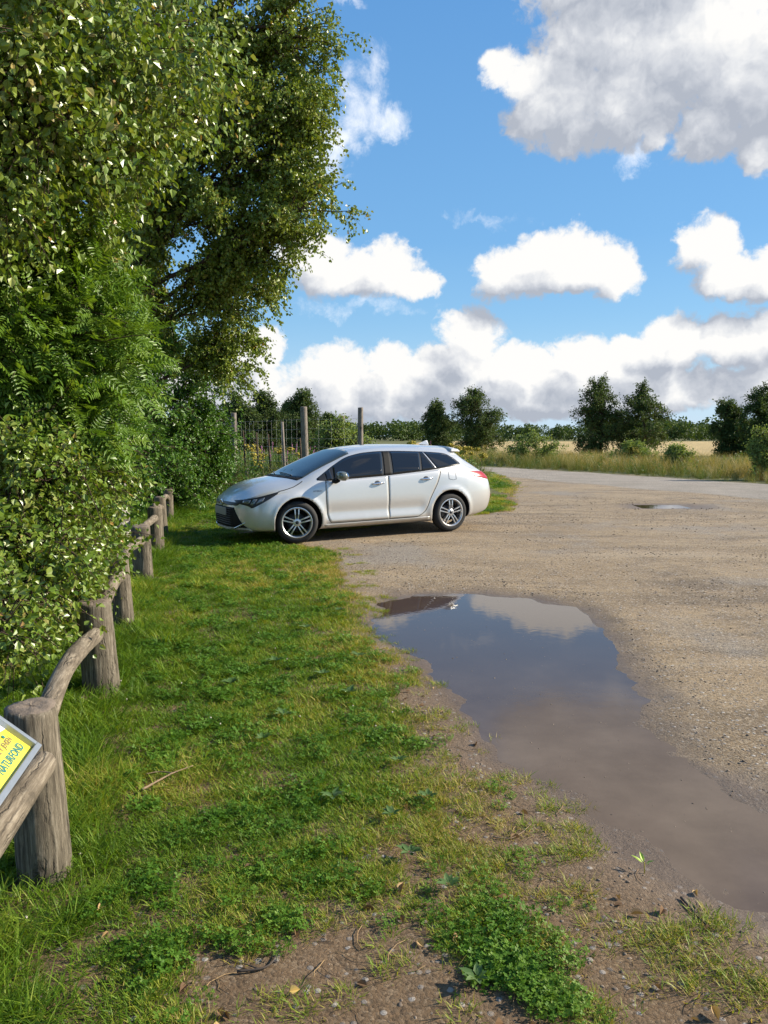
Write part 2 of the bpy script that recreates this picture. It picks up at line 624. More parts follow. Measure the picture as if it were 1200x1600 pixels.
def side_of_road(x, y):
    """positive on the far (field) side"""
    best = np.full(np.shape(x), 1e9); sgn = np.zeros(np.shape(x))
    for k in range(len(ROAD_C) - 1):
        ax, ay = ROAD_C[k]; bx, by = ROAD_C[k + 1]
        ex, ey = bx - ax, by - ay
        t = np.clip(((x - ax) * ex + (y - ay) * ey) / (ex * ex + ey * ey), 0, 1)
        d = np.hypot(x - ax - t * ex, y - ay - t * ey)
        s = np.where(ex * (y - ay) - ey * (x - ax) < 0, d, -d)
        sgn = np.where(d < best, s, sgn); best = np.minimum(d, best)
    return sgn


# ------------------------------------------------------------------ ground materials
def ground_material():
    m, t = material("ground")
    geo = t.new('ShaderNodeNewGeometry')
    pos = geo.outputs['Position']
    lawn = t.attr('lawn'); bare = t.attr('bare'); wet = t.attr('wet'); veg = t.attr('veg')
    big = t.noise(pos, 0.55, 5, 0.6)
    mid = t.noise(pos, 3.2, 6, 0.65)
    fine = t.noise(pos, 120, 6, 0.8)
    grit = t.vor(pos, 95)
    gritc = t.vor(pos, 95, out='Color')
    grit2 = t.vor(pos, 38)
    grit2c = t.vor(pos, 38, out='Color')
    g1 = t.ramp(big, [(0.3, (.210, .146, .078)), (0.5, (.315, .225, .125)), (0.72, (.41, .302, .176))])
    g2 = t.mix(t.maprange(mid, .35, .7), g1, t.mix(0.65, g1, (.165, .125, .088)))
    sepc = t.new('ShaderNodeSeparateColor'); t.l.new(gritc, sepc.inputs[0])
    sepc2 = t.new('ShaderNodeSeparateColor'); t.l.new(grit2c, sepc2.inputs[0])
    # old wheel tracks and damp patches
    mpt = t.new('ShaderNodeMapping'); mpt.inputs['Rotation'].default_value = (0, 0, R(-24)); mpt.inputs['Scale'].default_value = (.16, 1.5, 1)
    t.l.new(t.vmath('ADD', pos, t.vmath('MULTIPLY', t.noise(pos, .25, 3, .5, out='Color'), (2.5, 2.5, 0))), mpt.inputs[0])
    trk = t.noise(mpt.outputs[0], 1.1, 5, .62)
    g2 = t.mix(t.maprange(trk, .52, .66, 0, .8), g2, (.125, .090, .058))
    g2 = t.mix(t.maprange(trk, .46, .34, 0, .7), g2, (.38, .295, .195))
    dampn = t.noise(pos, .42, 5, .68, .4)
    g2 = t.mix(t.maprange(dampn, .55, .66, 0, .8), g2, (.105, .075, .050))
    greyp = t.noise(t.vmath('ADD', pos, (31, 7, 0)), .38, 5, .68, .3)
    g2 = t.mix(t.maprange(greyp, .54, .66, 0, .7), g2, (.235, .215, .190))
    g3 = t.mix(t.math('MULTIPLY', t.maprange(sepc.outputs[0], .55, 1.0), .7), g2, (.46, .38, .28))
    g3 = t.mix(t.math('MULTIPLY', t.maprange(sepc.outputs[1], .6, 1.0), .75), g3, (.085, .065, .048))
    stone = t.math('MULTIPLY', t.maprange(sepc2.outputs[0], .80, .83), t.maprange(grit2, .42, .34))
    stonec = t.ramp(sepc2.outputs[1], [(0, (.16, .14, .125)), (.5, (.33, .30, .27)), (1, (.46, .43, .39))])
    g4 = t.mix(stone, g3, stonec)
    soil = t.mix(t.math('ADD', t.math('MULTIPLY', fine, .6), t.math('MULTIPLY', mid, .4)), (.075, .045, .022), (.265, .172, .096))
    soil = t.mix(t.math('MULTIPLY', t.maprange(sepc.outputs[2], .6, 1.0), .6), soil, (.32, .235, .15))
    soil = t.mix(t.math('MULTIPLY', t.maprange(sepc.outputs[1], .65, 1.0), .6), soil, (.035, .023, .013))
    lm = t.maprange(t.math('ADD', lawn, t.math('MULTIPLY', t.math('SUBTRACT', mid, .5), .7)), .12, .75, 0, 1, True)
    lm = t.math('MAXIMUM', lm, t.maprange(t.math('ADD', bare, t.math('MULTIPLY', t.math('SUBTRACT', mid, .5), .5)), .12, .5, 0, .9, True))
    g5 = t.mix(lm, g4, t.mix(t.math('MULTIPLY', stone, .8), soil, stonec))
    farveg = t.mix(t.noise(pos, .25, 5, .6), (.07, .085, .025), (.15, .14, .05))
    g6 = t.mix(veg, g5, farveg)
    mud = t.mix(mid, (.078, .054, .038), (.130, .094, .068))
    wetf = t.maprange(t.math('ADD', wet, t.math('MULTIPLY', t.math('SUBTRACT', mid, .5), .35)), .15, .75, 0, 1, True)
    g7 = t.mix(wetf, g6, t.mix(.65, mud, g6, 'MIX'))
    g7 = t.mix(t.math('MULTIPLY', wetf, .75), g7, mud)
    t.set(t.p.inputs['Base Color'], g7)
    t.set(t.p.inputs['Roughness'], t.math('MULTIPLY_ADD', wetf, -.5, .95))
    t.p.inputs['Specular IOR Level'].default_value = 0.3
    hgt = t.math('ADD', t.math('MULTIPLY', grit, -.5), t.math('ADD', t.math('MULTIPLY', fine, .9), t.math('MULTIPLY', t.math('MULTIPLY', stone, t.math('SUBTRACT', .5, grit2)), 2.0)))
    bn = t.new('ShaderNodeBump'); bn.inputs['Distance'].default_value = .010
    t.l.new(hgt, bn.inputs['Height'])
    t.set(bn.inputs['Strength'], t.math('MULTIPLY_ADD', wetf, -.75, 1.0))
    b2 = t.bump(t.noise(pos, 14, 7, .75), .45, .03, bn.outputs[0])
    t.set(t.p.inputs['Normal'], b2)
    return m


def graded(lo, hi, f0, f1, step, g=1.09):
    c = list(np.arange(f0, f1 + 1e-6, step))
    s = step; x = f1
    while x < hi:
        s *= g; x += s; c.append(x)
    s = step; x = f0; pre = []
    while x > lo:
        s *= g; x -= s; pre.append(x)
    return np.array(pre[::-1] + c)


gx = graded(-1500, 1500, -2.6, 3.6, 0.045)
gy = graded(-60, 2500, 1.1, 8.6, 0.045)
GX, GY = np.meshgrid(gx, gy)
GZ = height(GX, GY)
nx, ny = len(gx), len(gy)
idx = np.arange(nx * ny).reshape(ny, nx)
GF = np.stack([idx[:-1, :-1], idx[:-1, 1:], idx[1:, 1:], idx[1:, :-1]], -1).reshape(-1, 4)
LW = lawnness(GX, GY)
s1 = sdf(PUDDLE, GX, GY)
WET = np.maximum(np.clip(1 + (s1 - 0.02) / 0.13, 0, 1), .62 * np.clip(1 + s1 / (.42 + .3 * vn.fbm(GX, GY, 1.3, 3)), 0, 1))
WET = np.maximum(WET, .9 * np.exp(-(((GX - 1.35) / .42) ** 2 + ((GY - 2.35) / .16) ** 2)))
WET = np.maximum(WET, np.clip(1 + (sdf(PUDDLE2, GX, GY) - 0.05) / 0.7, 0, 1) * .9)
LOT = (road_dist(GX, GY) < 3.2)
VEG = np.where((GY > 14) & (GX < lawn_edge(GY) - .5), 1.0, 0.0)
VEG = np.maximum(VEG, np.where((side_of_road(GX, GY) > 2.6), 1.0, 0.0))
VEG = np.where(GX < -30, 1.0, VEG)
ground_mat = ground_material()
ground = np_obj("ground", np.stack([GX, GY, GZ], -1).reshape(-1, 3), GF, ground_mat, smooth=True,
                attrs={'lawn': LW.ravel(), 'bare': (bare_earth(GX, GY) + .75 * np.exp(-((GX - lawn_edge(GY) - .05) / .40) ** 2) * smooth01((6.4 - GY) / 2.0)).ravel(), 'wet': WET.ravel(), 'veg': VEG.ravel()})
tag(ground, kind='structure')


def water_material():
    m, t = material("muddy_water")
    pos = t.new('ShaderNodeNewGeometry').outputs['Position']
    n = t.noise(pos, 1.3, 5, .6)
    sy_ = t.new('ShaderNodeSeparateXYZ'); t.l.new(pos, sy_.inputs[0])
    shallow = t.maprange(t.math('ADD', sy_.outputs[1], t.math('MULTIPLY', t.math('SUBTRACT', n, .5), 2.2)), 6.1, 3.0, 0, 1, True)
    deepc = t.mix(n, (.046, .028, .017), (.070, .045, .030))
    silt = t.mix(t.maprange(t.noise(pos, 2.4, 6, .65), .3, .7), (.080, .055, .038), (.130, .094, .068))
    t.set(t.p.inputs['Base Color'], t.mix(shallow, deepc, silt))
    t.set(t.p.inputs['Roughness'], t.math('MULTIPLY_ADD', shallow, .11, .02))
    t.p.inputs['IOR'].default_value = 1.33
    t.p.inputs['Specular IOR Level'].default_value = 0.5
    t.set(t.p.inputs['Normal'], t.bump(t.noise(pos, 14, 2, .5), .012, .02))
    return m


def fan_sheet(name, poly, z, grow, mat):
    c = poly.mean(0)
    g = []
    n = len(poly)
    for k in range(n):
        a = poly[k - 1]; b = poly[(k + 1) % n]
        tng = (b - a) / np.linalg.norm(b - a)
        g.append(poly[k] + grow * np.array([-tng[1], tng[0]]) * (1 if False else 1))
    me = bpy.data.meshes.new(name)
    bm = bmesh.new()
    vs = [bm.verts.new((p[0], p[1], z)) for p in g]
    f = bm.faces.new(vs)
    bmesh.ops.triangulate(bm, faces=[f])
    bmesh.ops.recalc_face_normals(bm, faces=bm.faces)
    if sum(f.normal.z for f in bm.faces) < 0: bmesh.ops.reverse_faces(bm, faces=bm.faces)
    bm.to_mesh(me); bm.free()
    me.materials.append(mat)
    return link(bpy.data.objects.new(name, me))


water_mat = water_material()
tag(fan_sheet("puddle", PUDDLE, 0.0, 0.10, water_mat), kind='structure')
tag(fan_sheet("puddle", PUDDLE2, 0.0, 0.25, water_mat), kind='structure')


def strip_sheet(name, centre, half, mat, dz, nsub=8, ncross=8):
    c = []
    for k in range(len(centre) - 1):
        for q in range(nsub): c.append(centre[k] + (centre[k + 1] - centre[k]) * q / nsub)
    c.append(centre[-1]); c = np.array(c)
    for _ in range(6): c[1:-1] = (c[:-2] + 2 * c[1:-1] + c[2:]) / 4
    tn = np.gradient(c, axis=0); tn /= np.linalg.norm(tn, axis=1, keepdims=True)
    nr = np.stack([-tn[:, 1], tn[:, 0]], -1)
    u = np.linspace(-1, 1, ncross)
    hw = half * (1 + .06 * np.sin(np.arange(len(c)) * 1.3))
    P = c[:, None, :] + u[None, :, None] * hw[:, None, None] * nr[:, None, :]
    Z = height(P[..., 0], P[..., 1]) + dz * (1 - .9 * np.abs(u)[None] ** 6)
    V = np.concatenate([P, Z[..., None]], -1).reshape(-1, 3)
    k, n = len(c), ncross
    ii = np.arange(k * n).reshape(k, n)
    F = np.stack([ii[:-1, :-1], ii[1:, :-1], ii[1:, 1:], ii[:-1, 1:]], -1).reshape(-1, 4)
    return np_obj(name, V, F, mat)


def road_material():
    m, t = material("grey_gravel")
    pos = t.new('ShaderNodeNewGeometry').outputs['Position']
    a = t.noise(pos, .8, 6, .65)
    b = t.vor(pos, 30, out='Color')
    sp = t.new('ShaderNodeSeparateColor'); t.l.new(b, sp.inputs[0])
    c = t.mix(t.maprange(a, .3, .7), (.25, .215, .170), (.375, .325, .265))
    c = t.mix(t.math('MULTIPLY', sp.outputs[0], .45), c, (.15, .125, .10))
    t.set(t.p.inputs['Base Color'], c)
    t.p.inputs['Roughness'].default_value = .95
    t.set(t.p.inputs['Normal'], t.bump(t.noise(pos, 22, 6, .75), .9, .05))
    return m


tag(strip_sheet("gravel_road", ROAD_C, 2.55, road_material(), 0.02), kind='structure')


def field_material():
    m, t = material("ripe_field")
    pos = t.new('ShaderNodeNewGeometry').outputs['Position']
    mp = t.new('ShaderNodeMapping'); mp.inputs['Scale'].default_value = (.15, .5, 1); mp.inputs['Rotation'].default_value = (0, 0, .3)
    t.l.new(pos, mp.inputs[0])
    a = t.noise(mp.outputs[0], 1.0, 6, .65)
    t.set(t.p.inputs['Base Color'], t.mix(t.maprange(a, .3, .7), (.36, .25, .095), (.52, .385, .17)))
    t.p.inputs['Roughness'].default_value = .9
    t.set(t.p.inputs['Normal'], t.bump(t.noise(pos, 3, 5, .8), .8, .3))
    return m


fm = field_material()
FV, FFc = [], []
fx = np.linspace(-2, 220, 40); fy = np.linspace(60, 238, 40)
FX, FY = np.meshgrid(fx, fy)
FX = FX + (FY - 60) * .08
FZ = 0.05 + .06 * (vn.fbm(FX, FY, .05, 3) - .5)
ii = np.arange(FX.size).reshape(FX.shape)
tag(np_obj("ripe_grain_field", np.stack([FX, FY, FZ], -1).reshape(-1, 3), np.stack([ii[:-1, :-1], ii[:-1, 1:], ii[1:, 1:], ii[1:, :-1]], -1).reshape(-1, 4), fm), kind='structure')

# ------------------------------------------------------------------ wood fence
def wood_material(name, c0, c1, c2, axis=2, scale=1.0, crk=.75):
    m, t = material(name)
    tcn = t.new('ShaderNodeTexCoord').outputs['Object']
    mp = t.new('ShaderNodeMapping')
    sc = [34 * scale, 34 * scale, 34 * scale]; sc[axis] = 2.2 * scale
    mp.inputs['Scale'].default_value = sc
    t.l.new(tcn, mp.inputs[0])
    grain = t.noise(mp.outputs[0], 1.6, 8, .78)
    mp2 = t.new('ShaderNodeMapping')
    sc2 = [16, 16, 16]; sc2[axis] = .45
    mp2.inputs['Scale'].default_value = sc2
    t.l.new(tcn, mp2.inputs[0])
    crack = t.vor(t.vmath('ADD', mp2.outputs[0], t.vmath('MULTIPLY', t.noise(tcn, 12, 4, .6, out='Color'), (.5, .5, .5))), 1.0, 'DISTANCE_TO_EDGE')
    blot = t.noise(tcn, 5, 5, .65)
    c = t.ramp(grain, [(.34, c0), (.5, c1), (.66, c2)])
    c = t.mix(t.maprange(blot, .52, .72), c, tuple(.55 * x for x in c1))
    ck = t.math('MULTIPLY', t.maprange(crack, .0, .05, 1, 0), t.maprange(t.noise(tcn, 7, 3, .5), .42, .6))
    c = t.mix(t.math('MULTIPLY', ck, crk), c, tuple(.18 * x for x in c0))
    t.set(t.p.inputs['Base Color'], c)
    t.p.inputs['Roughness'].default_value = .88
    t.p.inputs['Specular IOR Level'].default_value = .25
    h = t.math('SUBTRACT', grain, t.math('MULTIPLY', ck, .8))
    t.set(t.p.inputs['Normal'], t.bump(h, .9, .006))
    return m


wood_v = wood_material("weathered_wood", (.040, .032, .023), (.132, .110, .079), (.280, .242, .185))
wood_h = wood_material("weathered_rail_wood", (.062, .049, .035), (.165, .134, .097), (.31, .265, .20), axis=1, crk=.35)
wood_top = pbr("cut_wood_end", (.16, .125, .095), .92, noise_amt=.5, noise_scale=24, bump=.8, bscale=50)


def make_post(x, y, h, r, lean=(0, 0), seed=0):
    g = np.random.default_rng(seed)
    n = 40
    hs = np.concatenate([[-.12], np.linspace(0, h - .03, 22), [h - .012, h, h + .004, h + .003, h + .002]])
    rs = np.concatenate([[1.06], np.linspace(1.06, .985, 22), [.985, .94, .62, .3, .02]])
    a = np.linspace(0, 2 * PI, n, endpoint=False)
    lob = 1 + .05 * np.sin(2 * a + g.random() * 6) + .03 * np.sin(3 * a + g.random() * 6)
    cr = np.zeros(n)
    for q in range(4):
        k = g.integers(n); cr[k] += .035 + .03 * g.random()
    nz = g.normal(size=(len(hs), n)) * .006
    rad = r * rs[:, None] * (lob[None] - cr[None] * (hs[:, None] > .15)) * (1 + nz)
    tilt = g.normal(size=2) * .04
    V = np.stack([rad * np.cos(a), rad * np.sin(a), np.broadcast_to(hs[:, None], rad.shape)], -1)
    top = hs > h - .02
    V[top, :, 2] += V[top, :, 0] * tilt[0] + V[top, :, 1] * tilt[1] + g.normal(size=(top.sum(), n)) * .002
    V[..., 0] += lean[0] * hs[:, None]; V[..., 1] += lean[1] * hs[:, None]
    k = len(hs)
    i = np.arange(k - 1)[:, None] * n; j = np.arange(n)[None]; j2 = (j + 1) % n
    F = np.stack([i + j, i + j2, i + n + j2, i + n + j], -1).reshape(-1, 4)
    mi = (np.repeat(np.arange(k - 1), n) >= k - 4).astype(int)
    return V.reshape(-1, 3), F, mi


fence = empty("log_fence", (-1.15, 2.55, 0))
tag(fence, "low fence of thick grey log posts with crooked log rails along the lawn's left edge", "fence")
POSTS = [(-.87, .55, .60, .095), (-1.185, 2.56, .635, .088), (-1.725, 4.56, .565, .101), (-2.13, 6.16, .60, .090), (-2.61, 8.22, .60, .098),
         (-3.11, 10.4, .60, .095), (-3.55, 12.2, .60, .09), (-4.0, 14.2, .58, .09), (-4.45, 16.2, .58, .09)]
OFF = np.array(fence.location)
for k, (x, y, h, r) in enumerate(POSTS):
    z = float(height(np.array([x]), np.array([y]))[0])
    V, F, mi = make_post(x, y, h - z, r, lean=((-.02, 0), (-.045, .0), (-.06, 0), (-.05, 0), (-.03, 0), (-.02, 0), (-.05, .02), (0, 0), (0, 0))[k], seed=20 + k)
    o = np_obj("post", V, F, None, fence, True, mats=[wood_v, wood_top], mat_idx=mi)
    o.location = Vector((x, y, z)) - fence.location
for k in range(len(POSTS) - 1):
    ax, ay, ah, ar = POSTS[k]; bx, by, bh, br = POSTS[k + 1]
    g = np.random.default_rng(50 + k)
    a = np.array([ax + .0, ay + .05, ah - .05]); b = np.array([bx + .025, by - br - .035, bh - (.175 if k == 1 else .15)])
    if k == 0:
        a = np.array([-.85, .62, .515]); b = np.array([-1.112, 2.41, .495])
    t = np.linspace(0, 1, 26)
    bow = (.02 if k == 1 else .03 if k else .0) * np.sin(PI * t ** .9) + (.012 * np.sin(2 * PI * t + g.random() * 6) if k > 1 else 0)
    sidew = (-.03 if k == 1 else g.normal() * .02) * np.sin(PI * t)
    pts = a[None] + (b - a)[None] * t[:, None]
    pts[:, 2] += bow; pts[:, 0] += sidew
    rr = (np.linspace(.037, .049, 26) if k else np.linspace(.045, .044, 26)) * (1 + .03 * np.sin(t * 11 + k))
    # rounded far end
    d = (pts[-1] - pts[-2]); d /= np.linalg.norm(d)
    ext = np.array([pts[-1] + d * q for q in (.012, .022, .028)])
    pts = np.vstack([pts, ext]); rr = np.concatenate([rr, rr[-1] * np.array([.9, .65, .25])])
    ln = np.linalg.norm(b - a)
    V, F4, F3 = tube(pts - a, rr, 20, wob=.008)
    # orient the mesh along its own y axis so that the grain runs with the log
    dirv = Vector(b - a).normalized(); q = dirv.to_track_quat('Y', 'Z')
    V = V @ np.array(q.to_matrix())
    m = MB().add2(V, F4, F3)
    o = m.build("rail", wood_h, fence)
    o.location = Vector(a) - fence.location
    o.rotation_euler = q.to_euler()

# ------------------------------------------------------------------ info board on the fence
sign = empty("info_board", (-.93, 1.72, .645))
tag(sign, "sloping information board with yellow panel and grey metal frame on the front fence rail", "sign")
fd = Vector((-.165, .986, 0)).normalized()      # reader's right: along the fence, away from the camera
TH = R(41)
upv = Vector((fd.y * -1 * math.cos(TH), fd.x * math.cos(TH), math.sin(TH)))   # up the slope
nv = fd.cross(upv)
SW, SH = .80, .50
MS = Matrix((fd, upv, nv)).transposed().to_4x4()
corner = Vector((-1.07, 2.30, .593))           # reader's lower right corner
MS.translation = corner - fd * SW
sign.matrix_world = MS
galv = pbr("galvanised_steel", (.29, .32, .35), .45, .6, noise_amt=.15, noise_scale=40)
yel = pbr("yellow_print", (.70, .60, .05), .35, coat=.3)
whi = pbr("white_print", (.78, .79, .78), .35, coat=.3)
blu = pbr("violet_print", (.085, .085, .27), .35, coat=.3)
grn = pbr("teal_ink", (.03, .16, .14), .5)
brn = pbr("brown_ink", (.20, .15, .07), .5)
blk = pbr("black_ink", (.02, .02, .02), .5)
mb = MB()
fw = .018
for c, s in (((SW / 2, fw / 2, 0), (SW, fw, .03)), ((SW / 2, SH - fw / 2, 0), (SW, fw, .03)), ((fw / 2, SH / 2, 0), (fw, SH - 2 * fw, .03)), ((SW - fw / 2, SH / 2, 0), (fw, SH - 2 * fw, .03))):
    mb.add2(*box(c, s, .003))
mb.build("frame", galv, sign, smooth=False)
MB().add2(*box((SW / 2, SH / 2, -.012), (SW - 2 * fw, SH - 2 * fw, .006))).build("back_plate", galv, sign, smooth=False)


def flat(name, pts, z, mat, parent, th=.0015):
    n = len(pts)
    me = bpy.data.meshes.new(name); bm = bmesh.new()
    vs = [bm.verts.new((p[0], p[1], z)) for p in pts]
    f = bm.faces.new(vs)
    r = bmesh.ops.extrude_face_region(bm, geom=[f])
    bmesh.ops.translate(bm, verts=[v for v in r['geom'] if isinstance(v, bmesh.types.BMVert)], vec=(0, 0, th))
    bmesh.ops.recalc_face_normals(bm, faces=bm.faces)
    bm.to_mesh(me); bm.free(); me.materials.append(mat)
    return link(bpy.data.objects.new(name, me), parent)


xr = SW - fw
flat("printed_panel", [(fw, fw), (xr, fw), (xr, SH - fw), (fw, SH - fw)], -.0045, yel, sign)
flat("white_area", [(fw, .168), (.50, .168), (xr - .001, .118), (xr - .001, SH - fw), (fw, SH - fw)], -.0029, whi, sign)
flat("violet_area", [(.30, .100), (xr - .130, .094), (xr - .110, .128), (.34, .166)], -.0013, blu, sign)


def text(name, s, size, loc, mat, parent, rot=(0, 0, 0), align='LEFT', ext=.0004, sx=1.0, bold=0.0):
    cu = bpy.data.curves.new(name, 'FONT')
    cu.body = s; cu.size = size; cu.offset = bold; cu.align_x = align; cu.extrude = ext
    o = bpy.data.objects.new(name, cu)
    COL.objects.link(o)
    bpy.context.view_layer.update()
    dg = bpy.context.evaluated_depsgraph_get()
    me = bpy.data.meshes.new_from_object(o.evaluated_get(dg))
    bpy.data.objects.remove(o)
    me.materials.clear(); me.materials.append(mat)
    me.transform(Matrix.Diagonal((sx, 1, 1, 1)))
    q = link(bpy.data.objects.new(name, me), parent)
    q.location = loc; q.rotation_euler = rot
    return q


text("lettering", "NATURFOND", .036, (xr - .022, .040, -.0024), grn, sign, align='RIGHT', sx=.9, bold=.0011)
text("lettering", "AAGE V. JENSEN", .027, (xr - .026, .080, -.0024), brn, sign, align='RIGHT', sx=.8, bold=.0006)
g = np.random.default_rng(5)
for q in range(2):
    mb = MB()
    for k in range(9):
        x = .40 + q * .17 + g.random() * .01; y = SH - .07 - k * .028
        mb.add2(*box((x + .055 * (.7 + .3 * g.random()), y, -.0011), (.11 * (.7 + .3 * g.random()), .004, .0006)))
    mb.build("text_block", blk, sign, smooth=False)
flat("crest", [(xr - .050 + .006 * math.cos(a), .107 + .006 * math.sin(a)) for a in np.linspace(0, 2 * PI, 12, endpoint=False)], -.0009, grn, sign)
for x in (.16, .64):
    MB().add2(*box((x, .14, -.05), (.04, .10, .07), .004)).build("bracket", galv, sign, smooth=False)


# ------------------------------------------------------------------ foliage
def leaf_material(name, stops, trans=.32, rough=.42, spec=.5, inst=False):
    m, t = material(name)
    tint = t.attr('tint', 'INSTANCER' if inst else 'GEOMETRY')
    if inst:
        tint2 = t.attr('shade')
        tint = t.math('ADD', tint, t.math('MULTIPLY', t.math('SUBTRACT', tint2, .5), .6), clamp=True)
    c = t.ramp(tint, stops)
    t.set(t.p.inputs['Base Color'], c)
    t.p.inputs['Roughness'].default_value = rough
    t.p.inputs['Specular IOR Level'].default_value = spec
    tr = t.new('ShaderNodeBsdfTranslucent')
    t.set(tr.inputs['Color'], t.mix(1.0, c, (1.35, 1.25, .5), 'MULTIPLY'))
    mx = t.new('ShaderNodeMixShader'); mx.inputs[0].default_value = trans
    t.l.new(t.p.outputs[0], mx.inputs[1]); t.l.new(tr.outputs[0], mx.inputs[2])
    t.l.new(mx.outputs[0], t.out.inputs[0])
    return m


birch_leaf = leaf_material("birch_leaf", [(0, (.082, .138, .016)), (.35, (.145, .210, .022)), (.7, (.225, .275, .040)), (.9, (.31, .32, .09)), (1, (.28, .18, .04))], .24, .38, .45)
birch_leaf_near = leaf_material("near_birch_leaf", [(0, (.070, .135, .014)), (.4, (.130, .205, .022)), (.75, (.215, .27, .045)), (.93, (.32, .33, .11)), (1, (.32, .19, .05))], .24, .34, .5)
rowan_leaf = leaf_material("rowan_leaf", [(0, (.070, .145, .014)), (.5, (.125, .225, .022)), (1, (.20, .29, .035))], .34, .42, .4)
shrub_leaf = leaf_material("shrub_leaf", [(0, (.042, .105, .012)), (.5, (.078, .170, .017)), (1, (.130, .235, .028))], .26, .40, .42)
far_leaf = leaf_material("far_leaf", [(0, (.036, .066, .016)), (.5, (.066, .108, .026)), (1, (.12, .160, .042))], .25, .6, .25)
willow_leaf = leaf_material("willow_leaf", [(0, (.065, .12, .025)), (.5, (.115, .18, .04)), (1, (.18, .24, .06))], .3, .55, .25)
bark_brown = pbr("brown_bark", (.065, .045, .032), .9, spec=.15, noise_amt=.4, noise_scale=30, bump=.6)


def birch_bark():
    m, t = material("birch_bark")
    pos = t.new('ShaderNodeTexCoord').outputs['Object']
    mp = t.new('ShaderNodeMapping'); mp.inputs['Scale'].default_value = (3, 3, 18); t.l.new(pos, mp.inputs[0])
    n = t.noise(mp.outputs[0], 1.5, 6, .7)
    t.set(t.p.inputs['Base Color'], t.ramp(n, [(.38, (.05, .04, .035)), (.5, (.38, .35, .31)), (.7, (.58, .56, .52))]))
    t.p.inputs['Roughness'].default_value = .8
    return m


bark_white = birch_bark()


def leaves_mesh(P, D, N, L, Wd, fold=.18, tint=None):
    """one six-sided folded leaf per row"""
    D = D / (np.linalg.norm(D, axis=1, keepdims=True) + 1e-9)
    U = np.cross(D, N); U /= np.linalg.norm(U, axis=1, keepdims=True) + 1e-9
    N = np.cross(U, D)
    L = L[:, None]; Wd = Wd[:, None]
    V = np.stack([P, P + D * L * .30 + U * Wd * .48 + N * Wd * fold, P + D * L * .66 + U * Wd * .34 + N * Wd * fold * .8, P + D * L - N * L * .06,
                  P + D * L * .66 - U * Wd * .34 + N * Wd * fold * .8, P + D * L * .30 - U * Wd * .48 + N * Wd * fold], 1)
    n = len(P)
    b = (np.arange(n) * 6)[:, None]
    F = np.concatenate([b + np.array([[0, 1, 2, 3]]), b + np.array([[0, 3, 4, 5]])], 0)
    return V.reshape(-1, 3), F, np.repeat(tint, 6)


def rnd_unit(g, n):
    v = g.normal(size=(n, 3))
    return v / np.linalg.norm(v, axis=1, keepdims=True)


def polyline_pt(pts, t):
    pts = np.asarray(pts); k = t * (len(pts) - 1); i = np.minimum(np.floor(k).astype(int), len(pts) - 2); f = (k - i)[..., None]
    return pts[i] * (1 - f) + pts[i + 1] * f


